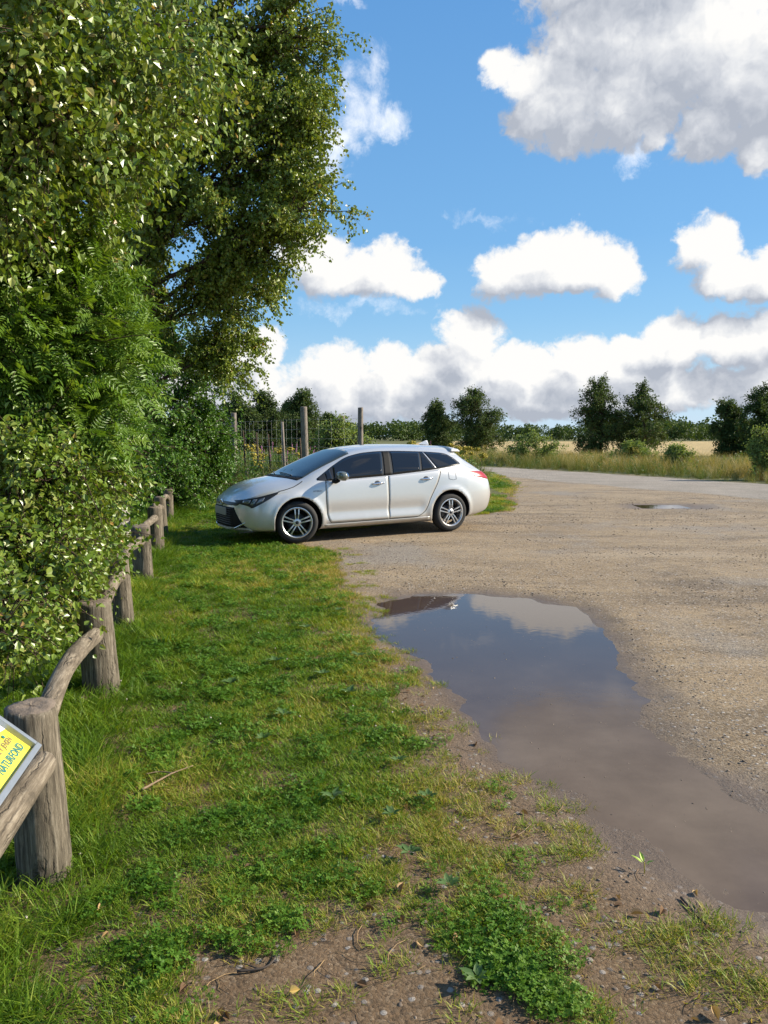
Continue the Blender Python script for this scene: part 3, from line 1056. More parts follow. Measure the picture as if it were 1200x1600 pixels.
def grow_tree(name, label, cat, trunk, trunk_r, blobs, leaf_mat, bark, seed, subs=9, twigs=9, twig_len=.45, leaves=14, leaf_len=.045, leaf_w=.032,
              droop=.5, kind='simple', group=None, spread=.38, tint_bias=0.0, jitter=.05, limb_r=.035, twig_r=.003):
    """trunk: polyline; blobs: (centre, radii[, density]) that the crown fills unevenly"""
    g = np.random.default_rng(seed)
    trunk = np.asarray(trunk, float)
    base = trunk[0].copy()
    root = empty(name, base)
    tag(root, label, cat, group)
    wood = MB()
    tr = pchip(np.linspace(0, 1, len(trunk)), trunk[:, 0], np.linspace(0, 1, 24)), pchip(np.linspace(0, 1, len(trunk)), trunk[:, 1], np.linspace(0, 1, 24)), pchip(np.linspace(0, 1, len(trunk)), trunk[:, 2], np.linspace(0, 1, 24))
    tp = np.stack(tr, -1)
    tp[1:-1, :2] += g.normal(size=(22, 2)) * trunk_r * .12
    wood.add2(*tube(tp - base, np.linspace(trunk_r * 1.15, trunk_r * .3, 24), 10, wob=.02))
    branch = MB()
    TW = []; TWR = []; LP, LD = [], []; LT = []
    for bl in blobs:
        c, r = np.array(bl[0], float), np.array(bl[1], float)
        dens = bl[2] if len(bl) > 2 else 1.0
        # limb: from the trunk, some way below the clump, to the clump's middle
        dz = np.abs(tp[:, 2] - (c[2] - .5 * np.hypot(c[0] - tp[:, 0], c[1] - tp[:, 1])))
        s = tp[np.argmin(dz)]
        t = np.linspace(0, 1, 9)[:, None]
        mid = (s + c) / 2 + np.array([0, 0, .12 * np.linalg.norm(c - s)])
        limb = (1 - t) ** 2 * s + 2 * t * (1 - t) * mid + t * t * c
        limb[1:-1] += g.normal(size=(7, 3)) * .03 * np.linalg.norm(c - s)
        lr = limb_r * (.6 + .4 * min(1.5, np.linalg.norm(r)))
        branch.add2(*tube(limb - base, np.linspace(lr, lr * .35, 9), 6))
        ns = max(3, int(subs * dens))
        sd = rnd_unit(g, ns)
        rad = (.35 + .65 * g.random(ns) ** .5)[:, None]
        sub = c + sd * r * rad
        st = polyline_pt(limb, .35 + .6 * g.random(ns))
        tt = np.linspace(0, 1, 6)[None, :, None]
        bp = st[:, None] * (1 - tt) + sub[:, None] * tt
        bp[:, 1:-1] += g.normal(size=(ns, 4, 3)) * .025
        bp[..., 2] += (np.sin(tt[..., 0] * PI) * .08 * np.linalg.norm(r))
        V, F = bent_tubes(bp - base, np.broadcast_to(np.linspace(lr * .4, lr * .12, 6), (ns, 6)), 5)
        branch.add(V, F)
        nt = max(3, int(twigs))
        # twigs off each sub-branch
        tb = g.random((ns, nt)) ** .7
        k = tb * 5; i = np.minimum(k.astype(int), 4); f = (k - i)[..., None]
        ar = np.arange(ns)[:, None]
        start = bp[ar, i] * (1 - f) + bp[ar, i + 1] * f
        outd = (start - c) / r
        outd = outd / (np.linalg.norm(outd, axis=2, keepdims=True) + .15)
        dirn = outd * .8 + rnd_unit(g, ns * nt).reshape(ns, nt, 3) * .8
        dirn /= np.linalg.norm(dirn, axis=2, keepdims=True) + 1e-6
        ln = twig_len * (.5 + .8 * g.random((ns, nt)))[..., None]
        tq = np.linspace(0, 1, 5)
        pts = start[:, :, None] + dirn[:, :, None] * ln[:, :, None] * tq[None, None, :, None]
        pts[..., 2] -= droop * ln[..., 0][:, :, None] * tq[None, None] ** 2
        pts = pts.reshape(-1, 5, 3)
        TW.append(pts)
        nl = leaves
        m = len(pts)
        tl = .15 + .85 * g.random((m, nl))
        k = tl * 4; i = np.minimum(k.astype(int), 3); f = (k - i)[..., None]
        ar = np.arange(m)[:, None]
        lp = pts[ar, i] * (1 - f) + pts[ar, i + 1] * f
        td = pts[ar, i + 1] - pts[ar, i]
        td /= np.linalg.norm(td, axis=2, keepdims=True) + 1e-9
        LP.append((lp + g.normal(size=lp.shape) * jitter * .5).reshape(-1, 3)); LD.append(td.reshape(-1, 3))
        LT.append(np.repeat(g.normal(size=m) * .10, nl))
    TW = np.concatenate(TW)
    V, F = bent_tubes(TW - base, np.broadcast_to(np.linspace(twig_r * 1.3, twig_r * .5, 5), TW.shape[:2]), 3)
    branch.add(V, F)
    trunk_o = wood.build("trunk", bark, root)
    branch.build("branches", bark_brown, root)
    LP = np.concatenate(LP); LD = np.concatenate(LD); LT = np.concatenate(LT)
    n = len(LP)
    if kind == 'simple':
        D = LD * .5 + rnd_unit(g, n) * .9 + np.array([0, 0, -droop * 1.3])
        N = rnd_unit(g, n) * .9 + np.array([.55, -.22, .5])
        L = leaf_len * (.65 + .6 * g.random(n)); Wd = L * leaf_w / leaf_len * (.85 + .3 * g.random(n))
        tint = np.clip(.45 + tint_bias + LT + g.normal(size=n) * .17, 0, .97)
        tint = np.where(g.random(n) < .006, 1.0, tint)
        V, F, T = leaves_mesh(LP - base, D, N, L, Wd, tint=tint)
    else:
        # pinnate leaves: a drooping stalk with pairs of leaflets
        npair = 6
        D = LD * .6 + rnd_unit(g, n) * .75 + np.array([.15, -.1, .05])
        D /= np.linalg.norm(D, axis=1, keepdims=True)
        N = rnd_unit(g, n) * .5 + np.array([.45, -.25, .7])
        U = np.cross(D, N); U /= np.linalg.norm(U, axis=1, keepdims=True); N = np.cross(U, D)
        RL = leaf_len * 4.2 * (.75 + .5 * g.random(n))
        tint = np.clip(.5 + tint_bias + LT + g.normal(size=n) * .16, 0, 1)
        Ps, Ds, Ns, Ls, Ts = [], [], [], [], []
        for q in range(npair):
            s = .25 + .72 * q / (npair - 1)
            p = LP + D * (RL * s)[:, None]; p[:, 2] -= .18 * RL * s * s
            for sg in (-1, 1):
                Ps.append(p); Ds.append(D * .5 + U * sg + np.array([0, 0, -.22])); Ns.append(N + g.normal(size=N.shape) * .15)
                Ls.append(RL * .30 * (1 - .25 * abs(s - .55))); Ts.append(np.clip(tint + g.normal(size=n) * .06, 0, 1))
        p = LP + D * RL[:, None]; p[:, 2] -= .18 * RL
        Ps.append(p); Ds.append(D); Ns.append(N); Ls.append(RL * .28); Ts.append(tint)
        Ps = np.concatenate(Ps); Ds = np.concatenate(Ds); Ns = np.concatenate(Ns); Ls = np.concatenate(Ls); Ts = np.concatenate(Ts)
        V, F, T = leaves_mesh(Ps - base, Ds, Ns, Ls, Ls * .34, fold=.12, tint=Ts)
    np_obj("crown", V, F, leaf_mat, root, False, attrs={'tint': T})
    return root, n


def blob(px, py, d, r, dens=1.0):
    return (at(px, py, d), r, dens)


def gz(x, y): return float(height(np.array([x]), np.array([y]))[0])


NL = {}
# tall birch, its crown hanging out over the lawn
bx, by = -3.7, 10.6
NL['tall'] = grow_tree("birch_tree", "tall birch whose drooping crown fills the upper left and hangs out over the lawn", "tree",
          [(bx, by, gz(bx, by) - .1), (bx + .1, by, 2.5), (bx + .15, by - .1, 5), (bx + .3, by, 8.2)], .13,
          [blob(430, 40, 10, (.85, 1, .8)), blob(485, 60, 10.2, (.42, .7, .6)), blob(500, 160, 10.2, (.28, .5, .35), .8), blob(480, 235, 10.4, (.35, .6, .3), .8), blob(330, 110, 10, (1.2, 1.2, 1)), blob(445, 150, 10, (.62, .8, .55)), blob(385, 250, 10, (.95, 1, .7)),
           blob(485, 318, 10, (.66, .7, .42), 1.15), blob(425, 385, 10.3, (.60, .7, .5)), blob(300, 340, 10, (1, 1, .8)), blob(385, 455, 10.8, (.42, .7, .5)),
           blob(270, 220, 10.5, (1.1, 1.2, 1)), blob(365, 545, 11.5, (.35, .5, .6)), blob(250, 470, 11, (1, 1, 1)), blob(390, -120, 10, (1.1, 1.3, .9)),
           blob(240, -40, 10.5, (1.2, 1.3, 1)), blob(200, 120, 11, (1.2, 1.2, 1.2)), blob(180, 330, 11, (1, 1, 1))],
          birch_leaf, bark_white, 1, subs=19, twigs=20, twig_len=.30, leaves=24, leaf_len=.046, leaf_w=.037, droop=.38, twig_r=.002)[1]
# nearer birch whose branches reach in at the top left
bx, by = -3.3, 4.6
NL['near'] = grow_tree("birch_tree", "nearest birch with large glossy leaves reaching in at the top left corner", "tree",
          [(bx, by, gz(bx, by) - .1), (bx, by + .1, 2), (bx + .1, by, 4), (bx + .2, by - .1, 6)], .09,
          [blob(90, 50, 3.9, (.42, .4, .30)), blob(215, 90, 4.4, (.42, .45, .32)), blob(60, 200, 3.9, (.45, .45, .30)), blob(175, 215, 4.6, (.38, .45, .28)),
           blob(290, 150, 5.2, (.30, .5, .28), .8), blob(20, 300, 4.2, (.35, .5, .25)), blob(120, -70, 4.2, (.5, .5, .3)), blob(-60, 120, 4.0, (.4, .5, .5)), blob(130, 310, 5.0, (.4, .5, .22)), blob(300, 30, 5.2, (.35, .5, .3), .8)],
          birch_leaf_near, bark_white, 2, subs=20, twigs=11, twig_len=.28, leaves=20, leaf_len=.043, leaf_w=.035, droop=.35, limb_r=.014, tint_bias=.08, twig_r=.0018, jitter=.09)[1]
# rowan
bx, by = -2.9, 5.4
NL['rowan'] = grow_tree("rowan_tree", "bright green rowan with feathery leaves at the left edge above the log fence", "tree",
          [(bx, by, gz(bx, by) - .1), (bx + .1, by, 1.0), (bx + .15, by - .1, 2.0), (bx + .2, by, 3.2)], .05,
          [blob(50, 420, 4.8, (.50, .4, .30)), blob(135, 455, 5.1, (.27, .35, .26)), blob(60, 540, 4.8, (.5, .4, .35)), blob(140, 560, 5.0, (.24, .35, .28)),
           blob(50, 660, 4.8, (.48, .4, .30)), blob(135, 650, 5.1, (.26, .35, .26)), blob(-40, 540, 5.0, (.4, .4, .7)), blob(150, 500, 5.4, (.22, .3, .3))],
          rowan_leaf, bark_brown, 3, subs=17, twigs=8, twig_len=.26, leaves=6, leaf_len=.040, droop=.12, kind='pinnate', limb_r=.022, twig_r=.004)[1]
# low birch scrub leaning over the fence
bx, by = -2.45, 4.6
NL['scrub'] = grow_tree("birch_shrub", "low tangled birch shrub with yellowing leaves leaning over the near log posts", "shrub",
          [(bx, by, gz(bx, by) - .1), (bx + .05, by, .4), (bx + .1, by, .8), (bx + .15, by, 1.3)], .03,
          [blob(50, 745, 4.4, (.34, .4, .17)), blob(125, 750, 5.0, (.30, .4, .2)), blob(152, 778, 5.8, (.22, .4, .2)), blob(45, 840, 4.2, (.32, .35, .18)),
           blob(110, 850, 5.0, (.28, .35, .18)), blob(128, 838, 5.4, (.20, .3, .15)), blob(30, 925, 3.9, (.22, .3, .14)), blob(85, 905, 4.7, (.22, .3, .14)), blob(5, 985, 3.5, (.12, .25, .08), .6), blob(-30, 860, 4.2, (.3, .4, .3))],
          birch_leaf_near, bark_brown, 4, subs=17, twigs=10, twig_len=.31, leaves=17, leaf_len=.038, leaf_w=.030, droop=.25, limb_r=.015, tint_bias=.05, twig_r=.0030, jitter=.08)[1]
# dense leafy bushes further along the fence
bx, by = -4.75, 15.6
NL['bush'] = grow_tree("leafy_bush", "dense dark green bush standing beyond the log fence next to the car's nose", "bush",
          [(bx, by, -.05), (bx, by, 1.5), (bx, by, 3), (bx + .1, by, 5)], .07,
          [blob(285, 540, 15.2, (.8, .8, .7)), blob(325, 600, 16, (.75, .9, .75)), blob(300, 690, 16, (1.0, 1, .8)), blob(338, 715, 16.5, (.42, .7, .5)), blob(325, 660, 16.5, (.42, .7, .5)),
           blob(240, 640, 14.8, (1.0, 1, .9)), blob(235, 735, 14.6, (.9, 1, .6)), blob(285, 760, 15.6, (.75, .8, .35)), blob(330, 745, 16.2, (.6, .7, .32))],
          shrub_leaf, bark_brown, 5, subs=22, twigs=11, twig_len=.40, leaves=16, leaf_len=.075, leaf_w=.040, droop=.2)[1]
bx, by = -4.1, 9.8
NL['bush2'] = grow_tree("leafy_bush", "shady green bush behind the rowan with its lowest leaves over the middle log posts", "bush",
          [(bx, by, -.05), (bx, by, 1.0), (bx, by, 2), (bx + .1, by, 3.4)], .06,
          [blob(150, 700, 9.2, (.7, .8, .6)), blob(60, 720, 8.6, (.9, .9, .8)), blob(185, 755, 11, (.45, .6, .36)), blob(215, 680, 10.5, (.5, .7, .6)), blob(130, 580, 9.5, (.9, .8, .7)), blob(40, 540, 9.0, (.9, .8, .9)),
           blob(130, 790, 9.6, (.40, .6, .26)), blob(60, 830, 8.5, (.6, .7, .4)), blob(220, 560, 10.5, (.5, .7, .6)), blob(120, 440, 10, (1, .9, .8)), blob(20, 380, 10, (1, .9, .9))],
          shrub_leaf, bark_brown, 6, subs=17, twigs=10, twig_len=.36, leaves=14, leaf_len=.070, leaf_w=.042, droop=.25)[1]
print("leaves", NL)


# ------------------------------------------------------------------ the car
# local axes: x rearwards from the front axle, y to the car's right (the near, left side is -y), z up
ST = np.unique(np.concatenate([np.linspace(-.885, -.5, 26), np.linspace(-.5, .2, 26), np.linspace(.2, 1.2, 34), np.linspace(1.2, 2.9, 44), np.linspace(2.9, 3.735, 44)]))


def col(xs, ys): return pchip(xs, ys, ST)


zb = col([-.885, -.86, -.8, -.7, -.55, -.3, 0, .35, 1, 2.7, 3.0, 3.35, 3.54, 3.64, 3.70, 3.735], [.27, .235, .21, .20, .19, .185, .18, .175, .175, .18, .20, .235, .275, .33, .41, .48])
wb = col([-.885, -.86, -.8, -.7, -.55, -.3, 0, 1, 2.7, 3.0, 3.35, 3.54, 3.64, 3.70, 3.735], [.22, .33, .48, .60, .72, .80, .82, .82, .82, .80, .72, .64, .56, .46, .34])
w3 = col([-.885, -.86, -.8, -.7, -.55, -.3, 0, .7, 1.5, 2.2, 2.7, 3.0, 3.15, 3.35, 3.54, 3.64, 3.70, 3.735], [.28, .40, .55, .68, .79, .865, .895, .89, .885, .885, .897, .888, .872, .835, .755, .665, .56, .42])
z4 = col([-.885, -.8, -.55, -.3, 0, .35, 1.05, 2.2, 2.7, 3.15, 3.54, 3.64, 3.735], [.52, .55, .62, .70, .745, .78, .80, .84, .86, .86, .76, .68, .60])
w4 = w3 - col([-.885, -.55, 0, 2.7, 3.3, 3.735], [.02, .022, .018, .018, .025, .02])
z5 = col([-.885, -.86, -.8, -.7, -.55, -.3, 0, .35, .7, 1.05, 1.5, 2.2, 2.7, 3.0, 3.15, 3.35, 3.54, 3.64, 3.735], [.58, .595, .625, .665, .71, .77, .835, .90, .925, .94, .955, .99, 1.015, 1.01, .99, .96, .87, .76, .64])
w5 = col([-.885, -.86, -.8, -.7, -.55, -.3, 0, .35, .7, 1.05, 2.2, 2.7, 3.0, 3.15, 3.35, 3.54, 3.64, 3.70, 3.735], [.24, .35, .49, .61, .71, .775, .79, .825, .84, .845, .845, .83, .805, .78, .735, .68, .61, .51, .38])
z6 = col([-.885, -.86, -.8, -.7, -.55, -.3, 0, .16, .35, .7, 1.05, 1.5, 2.2, 2.7, 2.95, 3.05, 3.15, 3.35, 3.54, 3.64, 3.735], [.60, .615, .66, .705, .765, .83, .89, .94, 1.03, 1.175, 1.298, 1.338, 1.328, 1.300, 1.262, 1.205, 1.14, 1.035, .91, .78, .655])
w6 = col([-.885, -.86, -.8, -.7, -.55, -.3, 0, .16, .35, .7, 1.05, 1.5, 2.2, 2.7, 3.0, 3.35, 3.54, 3.64, 3.735], [.17, .26, .38, .48, .57, .64, .68, .695, .68, .64, .60, .605, .605, .59, .575, .57, .56, .52, .32])
z8 = col([-.885, -.86, -.8, -.7, -.6, -.46, -.3, 0, .12, .35, .7, 1.05, 1.3, 1.7, 2.1, 2.78, 2.98, 3.05, 3.15, 3.35, 3.54, 3.60, 3.64, 3.735], [.605, .635, .705, .775, .828, .882, .918, .962, .985, 1.085, 1.24, 1.362, 1.402, 1.424, 1.420, 1.392, 1.368, 1.310, 1.245, 1.11, .968, .86, .79, .66])
ctrl = np.stack([
    np.stack([0 * zb, zb], -1), np.stack([wb * .7, zb], -1), np.stack([wb, zb + .005], -1), np.stack([np.minimum(wb + .065, w3 + .004), zb + .085], -1),
    np.stack([w3, np.minimum(zb + .30, (z4 + zb) / 2 + .06)], -1), np.stack([w4, z4], -1), np.stack([w5, z5], -1),
    np.stack([w6 * .45 + w5 * .55, z6 * .5 + z5 * .5], -1),
    np.stack([w6, z6], -1), np.stack([w6 * .72, z6 + .72 * (z8 - z6)], -1), np.stack([w6 * .3, z6 + .97 * (z8 - z6)], -1), np.stack([0 * zb, z8], -1)], 1)
sec = ctrl
for _ in range(3):
    q = sec[:, :-1] * .75 + sec[:, 1:] * .25
    r = sec[:, :-1] * .25 + sec[:, 1:] * .75
    mid = np.stack([q, r], 2).reshape(len(sec), -1, 2)
    sec = np.concatenate([sec[:, :1], mid[:, 1:-1], sec[:, -1:]], 1)
XX = ST[:, None] + 0 * sec[..., 0]
big_l = sec[..., 0] > .5
for xa in (0.03, 2.69):
    d = np.hypot(XX - xa, sec[..., 1] - .316)
    sec[..., 0] += big_l * .017 * np.exp(-((d - .388) / .04) ** 2) * (sec[..., 1] < .8)
win = smooth01((XX - .42) / .12) * smooth01((2.25 - XX) / .15)
sec[..., 0] -= big_l * win * .020 * np.exp(-((sec[..., 1] - .44) / .085) ** 2)
sec[..., 0] += big_l * win * .012 * np.exp(-((sec[..., 1] - .30) / .05) ** 2)
NSEC = sec.shape[1]
# outer part of the section for look-ups
imax0 = 6


def L_at(X, Z):
    X = np.asarray(X, float); Z = np.asarray(Z, float)
    i = np.clip(np.searchsorted(ST, X) - 1, 0, len(ST) - 2)
    f = np.clip((X - ST[i]) / (ST[i + 1] - ST[i]), 0, 1)
    out = np.zeros(X.shape)
    for k in np.ndindex(X.shape):
        s = sec[i[k]] * (1 - f[k]) + sec[i[k] + 1] * f[k]
        j = np.argmax(s[:, 0] > .72 * s[:, 0].max())
        zz = np.maximum.accumulate(s[j:, 1])
        out[k] = np.interp(Z[k], zz + np.arange(len(zz)) * 1e-7, s[j:, 0])
    return out


def Z_at(X, L):
    """top surface height at lateral offset L"""
    X = np.asarray(X, float); L = np.abs(np.asarray(L, float))
    i = np.clip(np.searchsorted(ST, X) - 1, 0, len(ST) - 2)
    f = np.clip((X - ST[i]) / (ST[i + 1] - ST[i]), 0, 1)
    out = np.zeros(X.shape)
    for k in np.ndindex(X.shape):
        s = sec[i[k]] * (1 - f[k]) + sec[i[k] + 1] * f[k]
        j = np.argmax(s[:, 0])
        ll = s[j:, 0][::-1]; zz = s[j:, 1][::-1]
        out[k] = np.interp(L[k], np.maximum.accumulate(ll) + np.arange(len(ll)) * 1e-7, zz)
    return out


XF = ST[ST < .3]; XR = ST[ST > 2.6]


def X_front(L, Z):
    """foremost x where the body reaches lateral L at height Z"""
    L = np.abs(np.asarray(L, float)); Z = np.asarray(Z, float)
    out = np.zeros(L.shape)
    for k in np.ndindex(L.shape):
        prof = L_at(XF, np.full(len(XF), Z[k]))
        # below the bonnet line only
        out[k] = np.interp(L[k], np.maximum.accumulate(prof) + np.arange(len(prof)) * 1e-7, XF)
    return out


def X_rear(L, Z):
    L = np.abs(np.asarray(L, float)); Z = np.asarray(Z, float)
    out = np.zeros(L.shape)
    xr_ = XR[::-1]
    for k in np.ndindex(L.shape):
        prof = L_at(xr_, np.full(len(xr_), Z[k]))
        out[k] = np.interp(L[k], np.maximum.accumulate(prof) + np.arange(len(prof)) * 1e-7, xr_)
    return out


def paint_material():
    m, t = material("silver_white_paint")
    t.p.inputs['Base Color'].default_value = (.60, .595, .58, 1)
    t.p.inputs['Metallic'].default_value = .45
    t.p.inputs['Roughness'].default_value = .30
    t.p.inputs['Coat Weight'].default_value = 1.0
    t.p.inputs['Coat Roughness'].default_value = .03
    tcn = t.new('ShaderNodeTexCoord').outputs['Object']
    sp = t.new('ShaderNodeSeparateXYZ'); t.l.new(tcn, sp.inputs[0])
    low_tan = t.math('MULTIPLY', t.maprange(sp.outputs[2], .55, .18, 0, 1, True), t.noise(tcn, 9, 6, .7))  # tan tone growing towards the sills, broken by noise, with less coat
    t.set(t.p.inputs['Base Color'], t.mix(t.math('MULTIPLY', low_tan, .7), (.60, .595, .58), (.36, .30, .23)))
    t.set(t.p.inputs['Coat Weight'], t.math('SUBTRACT', 1.0, low_tan, clamp=True))
    return m


paint = paint_material()
glass_dark = pbr("tinted_glass", (.010, .012, .016), .02, 0, coat=.0, spec=.6, ior=1.5)
glass_front = pbr("windscreen_glass", (.030, .040, .042), .02, 0, spec=.65, ior=1.5)
trim = pbr("black_trim", (.016, .016, .017), .35)
plast = pbr("black_plastic", (.014, .014, .014), .7, spec=.2, noise_amt=.3)
rubber = pbr("tyre_rubber", (.020, .0195, .019), .85, noise_amt=.4, noise_scale=30)
alloy = pbr("alloy", (.68, .68, .68), .32, .85)
alloy_dark = pbr("dark_alloy", (.06, .06, .065), .45, .7)
chrome = pbr("chrome", (.78, .78, .80), .12, 1.0)
seamm = pbr("panel_gap", (.012, .012, .012), .7)
redl = pbr("red_lamp", (.33, .010, .014), .25, coat=.25, spec=.3)
lampg = pbr("lamp_lens", (.20, .21, .22), .08, .5, coat=1.0)
mirror_m = pbr("shaded_mirror_shell", (.16, .17, .14), .22, .35, coat=1.0)  # silver shell; its shade is put into this dark grey-green colour
plate_m = pbr("number_plate", (.26, .26, .255), .45)

car = empty("estate_car", (CAR_X, CAR_Y, 0.0))
car.rotation_euler = (0, -math.atan(CAR_T), CAR_A)
car.location.z = CAR_T * (0 - 1.35) + .004
tag(car, "silver white estate car parked with its nose on the grass beside the fence", "car")

# body: loft, closed, with wheel arches cut out
_c = ST < 0
XX = np.where(_c[:, None], XX * .955, XX); ST = np.where(_c, ST * .955, ST)
XF = ST[ST < .3]
n = NSEC
left = np.stack([XX, -sec[..., 0], sec[..., 1]], -1)
right = np.stack([XX, sec[..., 0], sec[..., 1]], -1)[:, 1:-1][:, ::-1]
ring = np.concatenate([left, right], 1)
m_ = ring.shape[1]; k_ = ring.shape[0]
V = ring.reshape(-1, 3)
ii = np.arange(k_ * m_).reshape(k_, m_)
F = np.stack([ii[:-1], np.roll(ii, -1, 1)[:-1], np.roll(ii, -1, 1)[1:], ii[1:]], -1).reshape(-1, 4)
bm = bmesh.new()
bv = [bm.verts.new(v) for v in V]
for f in F: bm.faces.new([bv[q] for q in f])
for e in (ii[0], ii[-1]):
    bm.faces.new([bv[q] for q in e])
bmesh.ops.recalc_face_normals(bm, faces=bm.faces)
for f in bm.faces: f.smooth = len(f.verts) == 4
me = bpy.data.meshes.new("body"); bm.to_mesh(me); bm.free()
me.materials.append(paint); me.materials.append(plast)
body = link(bpy.data.objects.new("body", me), car)
cutters = []
for xa, ra in ((.03, .366), (2.69, .368)):
    for sy in (-1, 1):
        pr = np.array([(0, -.22), (ra, -.22), (ra, .5), (0, .5)])
        Vc, Fc = lathe([(1e-4, -.24), (ra, -.24), (ra, .5), (1e-4, .5)], 64)
        Vc = np.stack([Vc[:, 0] + xa, sy * (.80 + Vc[:, 2]) , Vc[:, 1] + .316], -1)
        bmc = bmesh.new(); vv = [bmc.verts.new(v) for v in Vc]
        for f in Fc: bmc.faces.new([vv[q] for q in f])
        bmesh.ops.remove_doubles(bmc, verts=bmc.verts, dist=.001)
        bmesh.ops.recalc_face_normals(bmc, faces=bmc.faces)
        mc = bpy.data.meshes.new("cutter"); bmc.to_mesh(mc); bmc.free(); mc.materials.append(plast)
        oc = bpy.data.objects.new("cutter", mc); COL.objects.link(oc); oc.parent = car
        md = body.modifiers.new("arch", 'BOOLEAN'); md.operation = 'DIFFERENCE'; md.object = oc; md.solver = 'EXACT'
        md.material_mode = 'TRANSFER'
        cutters.append(oc)
bpy.context.view_layer.update()
dg = bpy.context.evaluated_depsgraph_get()
newme = bpy.data.meshes.new_from_object(body.evaluated_get(dg))
body.modifiers.clear(); body.data = newme; newme.name = "body"
for oc in cutters: bpy.data.objects.remove(oc)


def grid_patch(name, PX, PL, PZ, off, mat, parent, sy, rim=.012, nrm=None):
    """PX, PL, PZ arrays (a,b) on the body surface; pushed out by `off`, with a rim that dives into the body"""
    P = np.stack([PX, PL * sy, PZ], -1)
    du = np.gradient(P, axis=0); dv = np.gradient(P, axis=1)
    N = np.cross(du, dv); N /= np.linalg.norm(N, axis=2, keepdims=True) + 1e-9
    c = P.reshape(-1, 3).mean(0) - np.array([1.3, 0, .7])
    if nrm is None: nrm = c
    if (N.reshape(-1, 3).mean(0) @ np.asarray(nrm)) < 0: N = -N
    Q = P + N * off
    Rm = P - N * rim
    a, b = PX.shape
    pad = np.pad(np.arange(a * b).reshape(a, b), 1, mode='edge')
    V = np.concatenate([Q.reshape(-1, 3), Rm.reshape(-1, 3)])
    i0 = np.arange(a * b).reshape(a, b)
    F = [np.stack([i0[:-1, :-1], i0[1:, :-1], i0[1:, 1:], i0[:-1, 1:]], -1).reshape(-1, 4)]
    bd = np.concatenate([i0[0, :], i0[1:, -1], i0[-1, -2::-1], i0[-2:0:-1, 0]])
    b2 = np.roll(bd, -1)
    F.append(np.stack([bd, b2, b2 + a * b, bd + a * b], -1))
    F = np.concatenate(F)
    bm = bmesh.new(); vv = [bm.verts.new(v) for v in V]
    for f in F: bm.faces.new([vv[q] for q in f])
    bmesh.ops.delete(bm, geom=[v for v in bm.verts if not v.link_faces], context='VERTS')
    bmesh.ops.recalc_face_normals(bm, faces=bm.faces)
    tot = sum((f.normal @ Vector(nrm)) for f in bm.faces)
    if tot < 0: bmesh.ops.reverse_faces(bm, faces=bm.faces)
    nq = (a - 1) * (b - 1)
    bm.faces.ensure_lookup_table()
    for i, f in enumerate(bm.faces): f.smooth = i < nq
    me = bpy.data.meshes.new(name); bm.to_mesh(me); bm.free()
    me.materials.append(mat)
    return link(bpy.data.objects.new(name, me), parent)


def side_patch(name, bl, br, zbot, tl, tr, ztop, off, mat, parent, sy, nu=24, nv=12):
    """bl/br: x of the lower corners, tl/tr: x of the upper ones; zbot, ztop: functions of x"""
    u = np.linspace(0, 1, nu)[:, None]; v = np.linspace(0, 1, nv)[None]
    xb = bl + (br - bl) * u; xt = tl + (tr - tl) * u
    zb_, zt_ = zbot(xb), ztop(xt)
    PX = xb + (xt - xb) * v; PZ = zb_ + (zt_ - zb_) * v
    return grid_patch(name, PX, L_at(PX, PZ), PZ, off, mat, parent, sy, nrm=(0, sy, .2))


DB = lambda x: np.interp(x, [.351, .503, 1.0, 1.45, 1.61, 2.16, 2.453, 2.75, 2.958], [.921, .908, .930, .950, .960, 1.000, 1.028, 1.062, 1.092])
DT = lambda x: pchip([.351, .52, .691, .981, 1.278, 1.552, 1.69, 2.247, 2.50, 2.719, 2.85, 2.958], [.926, 1.025, 1.122, 1.250, 1.302, 1.316, 1.316, 1.298, 1.283, 1.258, 1.195, 1.10], np.asarray(x, float))


def ribbon(path, wdt, sy, mat, name, parent, off=.0026):
    """thin strip along (x,z) points on the body side"""
    p = np.asarray(path, float)
    s = np.concatenate([[0], np.cumsum(np.hypot(*np.diff(p, axis=0).T))]); t = np.linspace(0, s[-1], max(8, int(s[-1] / .03)))
    q = np.stack([np.interp(t, s, p[:, 0]), np.interp(t, s, p[:, 1])], -1)
    tn = np.gradient(q, axis=0); tn /= np.linalg.norm(tn, axis=1, keepdims=True)
    nr = np.stack([-tn[:, 1], tn[:, 0]], -1)
    PX = np.stack([q[:, 0] + nr[:, 0] * wdt * e for e in (-.5, 0, .5)], 1); PZ = np.stack([q[:, 1] + nr[:, 1] * wdt * e for e in (-.5, 0, .5)], 1)
    return grid_patch(name, PX, L_at(PX, PZ), PZ, off, mat, parent, sy, rim=.006, nrm=(0, sy, .2))


def handle(parent, x, z, sy):
    t = np.linspace(0, 1, 12)
    pts = np.stack([x - .105 + .21 * t, np.zeros(12), z + .012 * t], -1)
    pts[:, 1] = sy * (L_at(pts[:, 0], pts[:, 2]) + .004 + .026 * np.sin(PI * np.clip(t * 1.1, 0, 1)) ** .5)
    m = MB().add2(*tube(pts, .0125 + .005 * np.sin(PI * t), 8))
    cu = np.linspace(0, 2 * PI, 16, endpoint=False)
    o = m.build("handle", chrome, parent)
    u = np.linspace(-1, 1, 9)[:, None]; v = np.linspace(-1, 1, 7)[None]
    PX = x - .01 + .05 * u * np.sqrt(1 - .5 * v ** 2); PZ = z + .012 + .034 * v * np.sqrt(1 - .5 * u ** 2)
    grid_patch("handle_recess", PX, L_at(PX, PZ), PZ, .0045, alloy_dark, o, sy, nrm=(0, sy, 0))
    return o


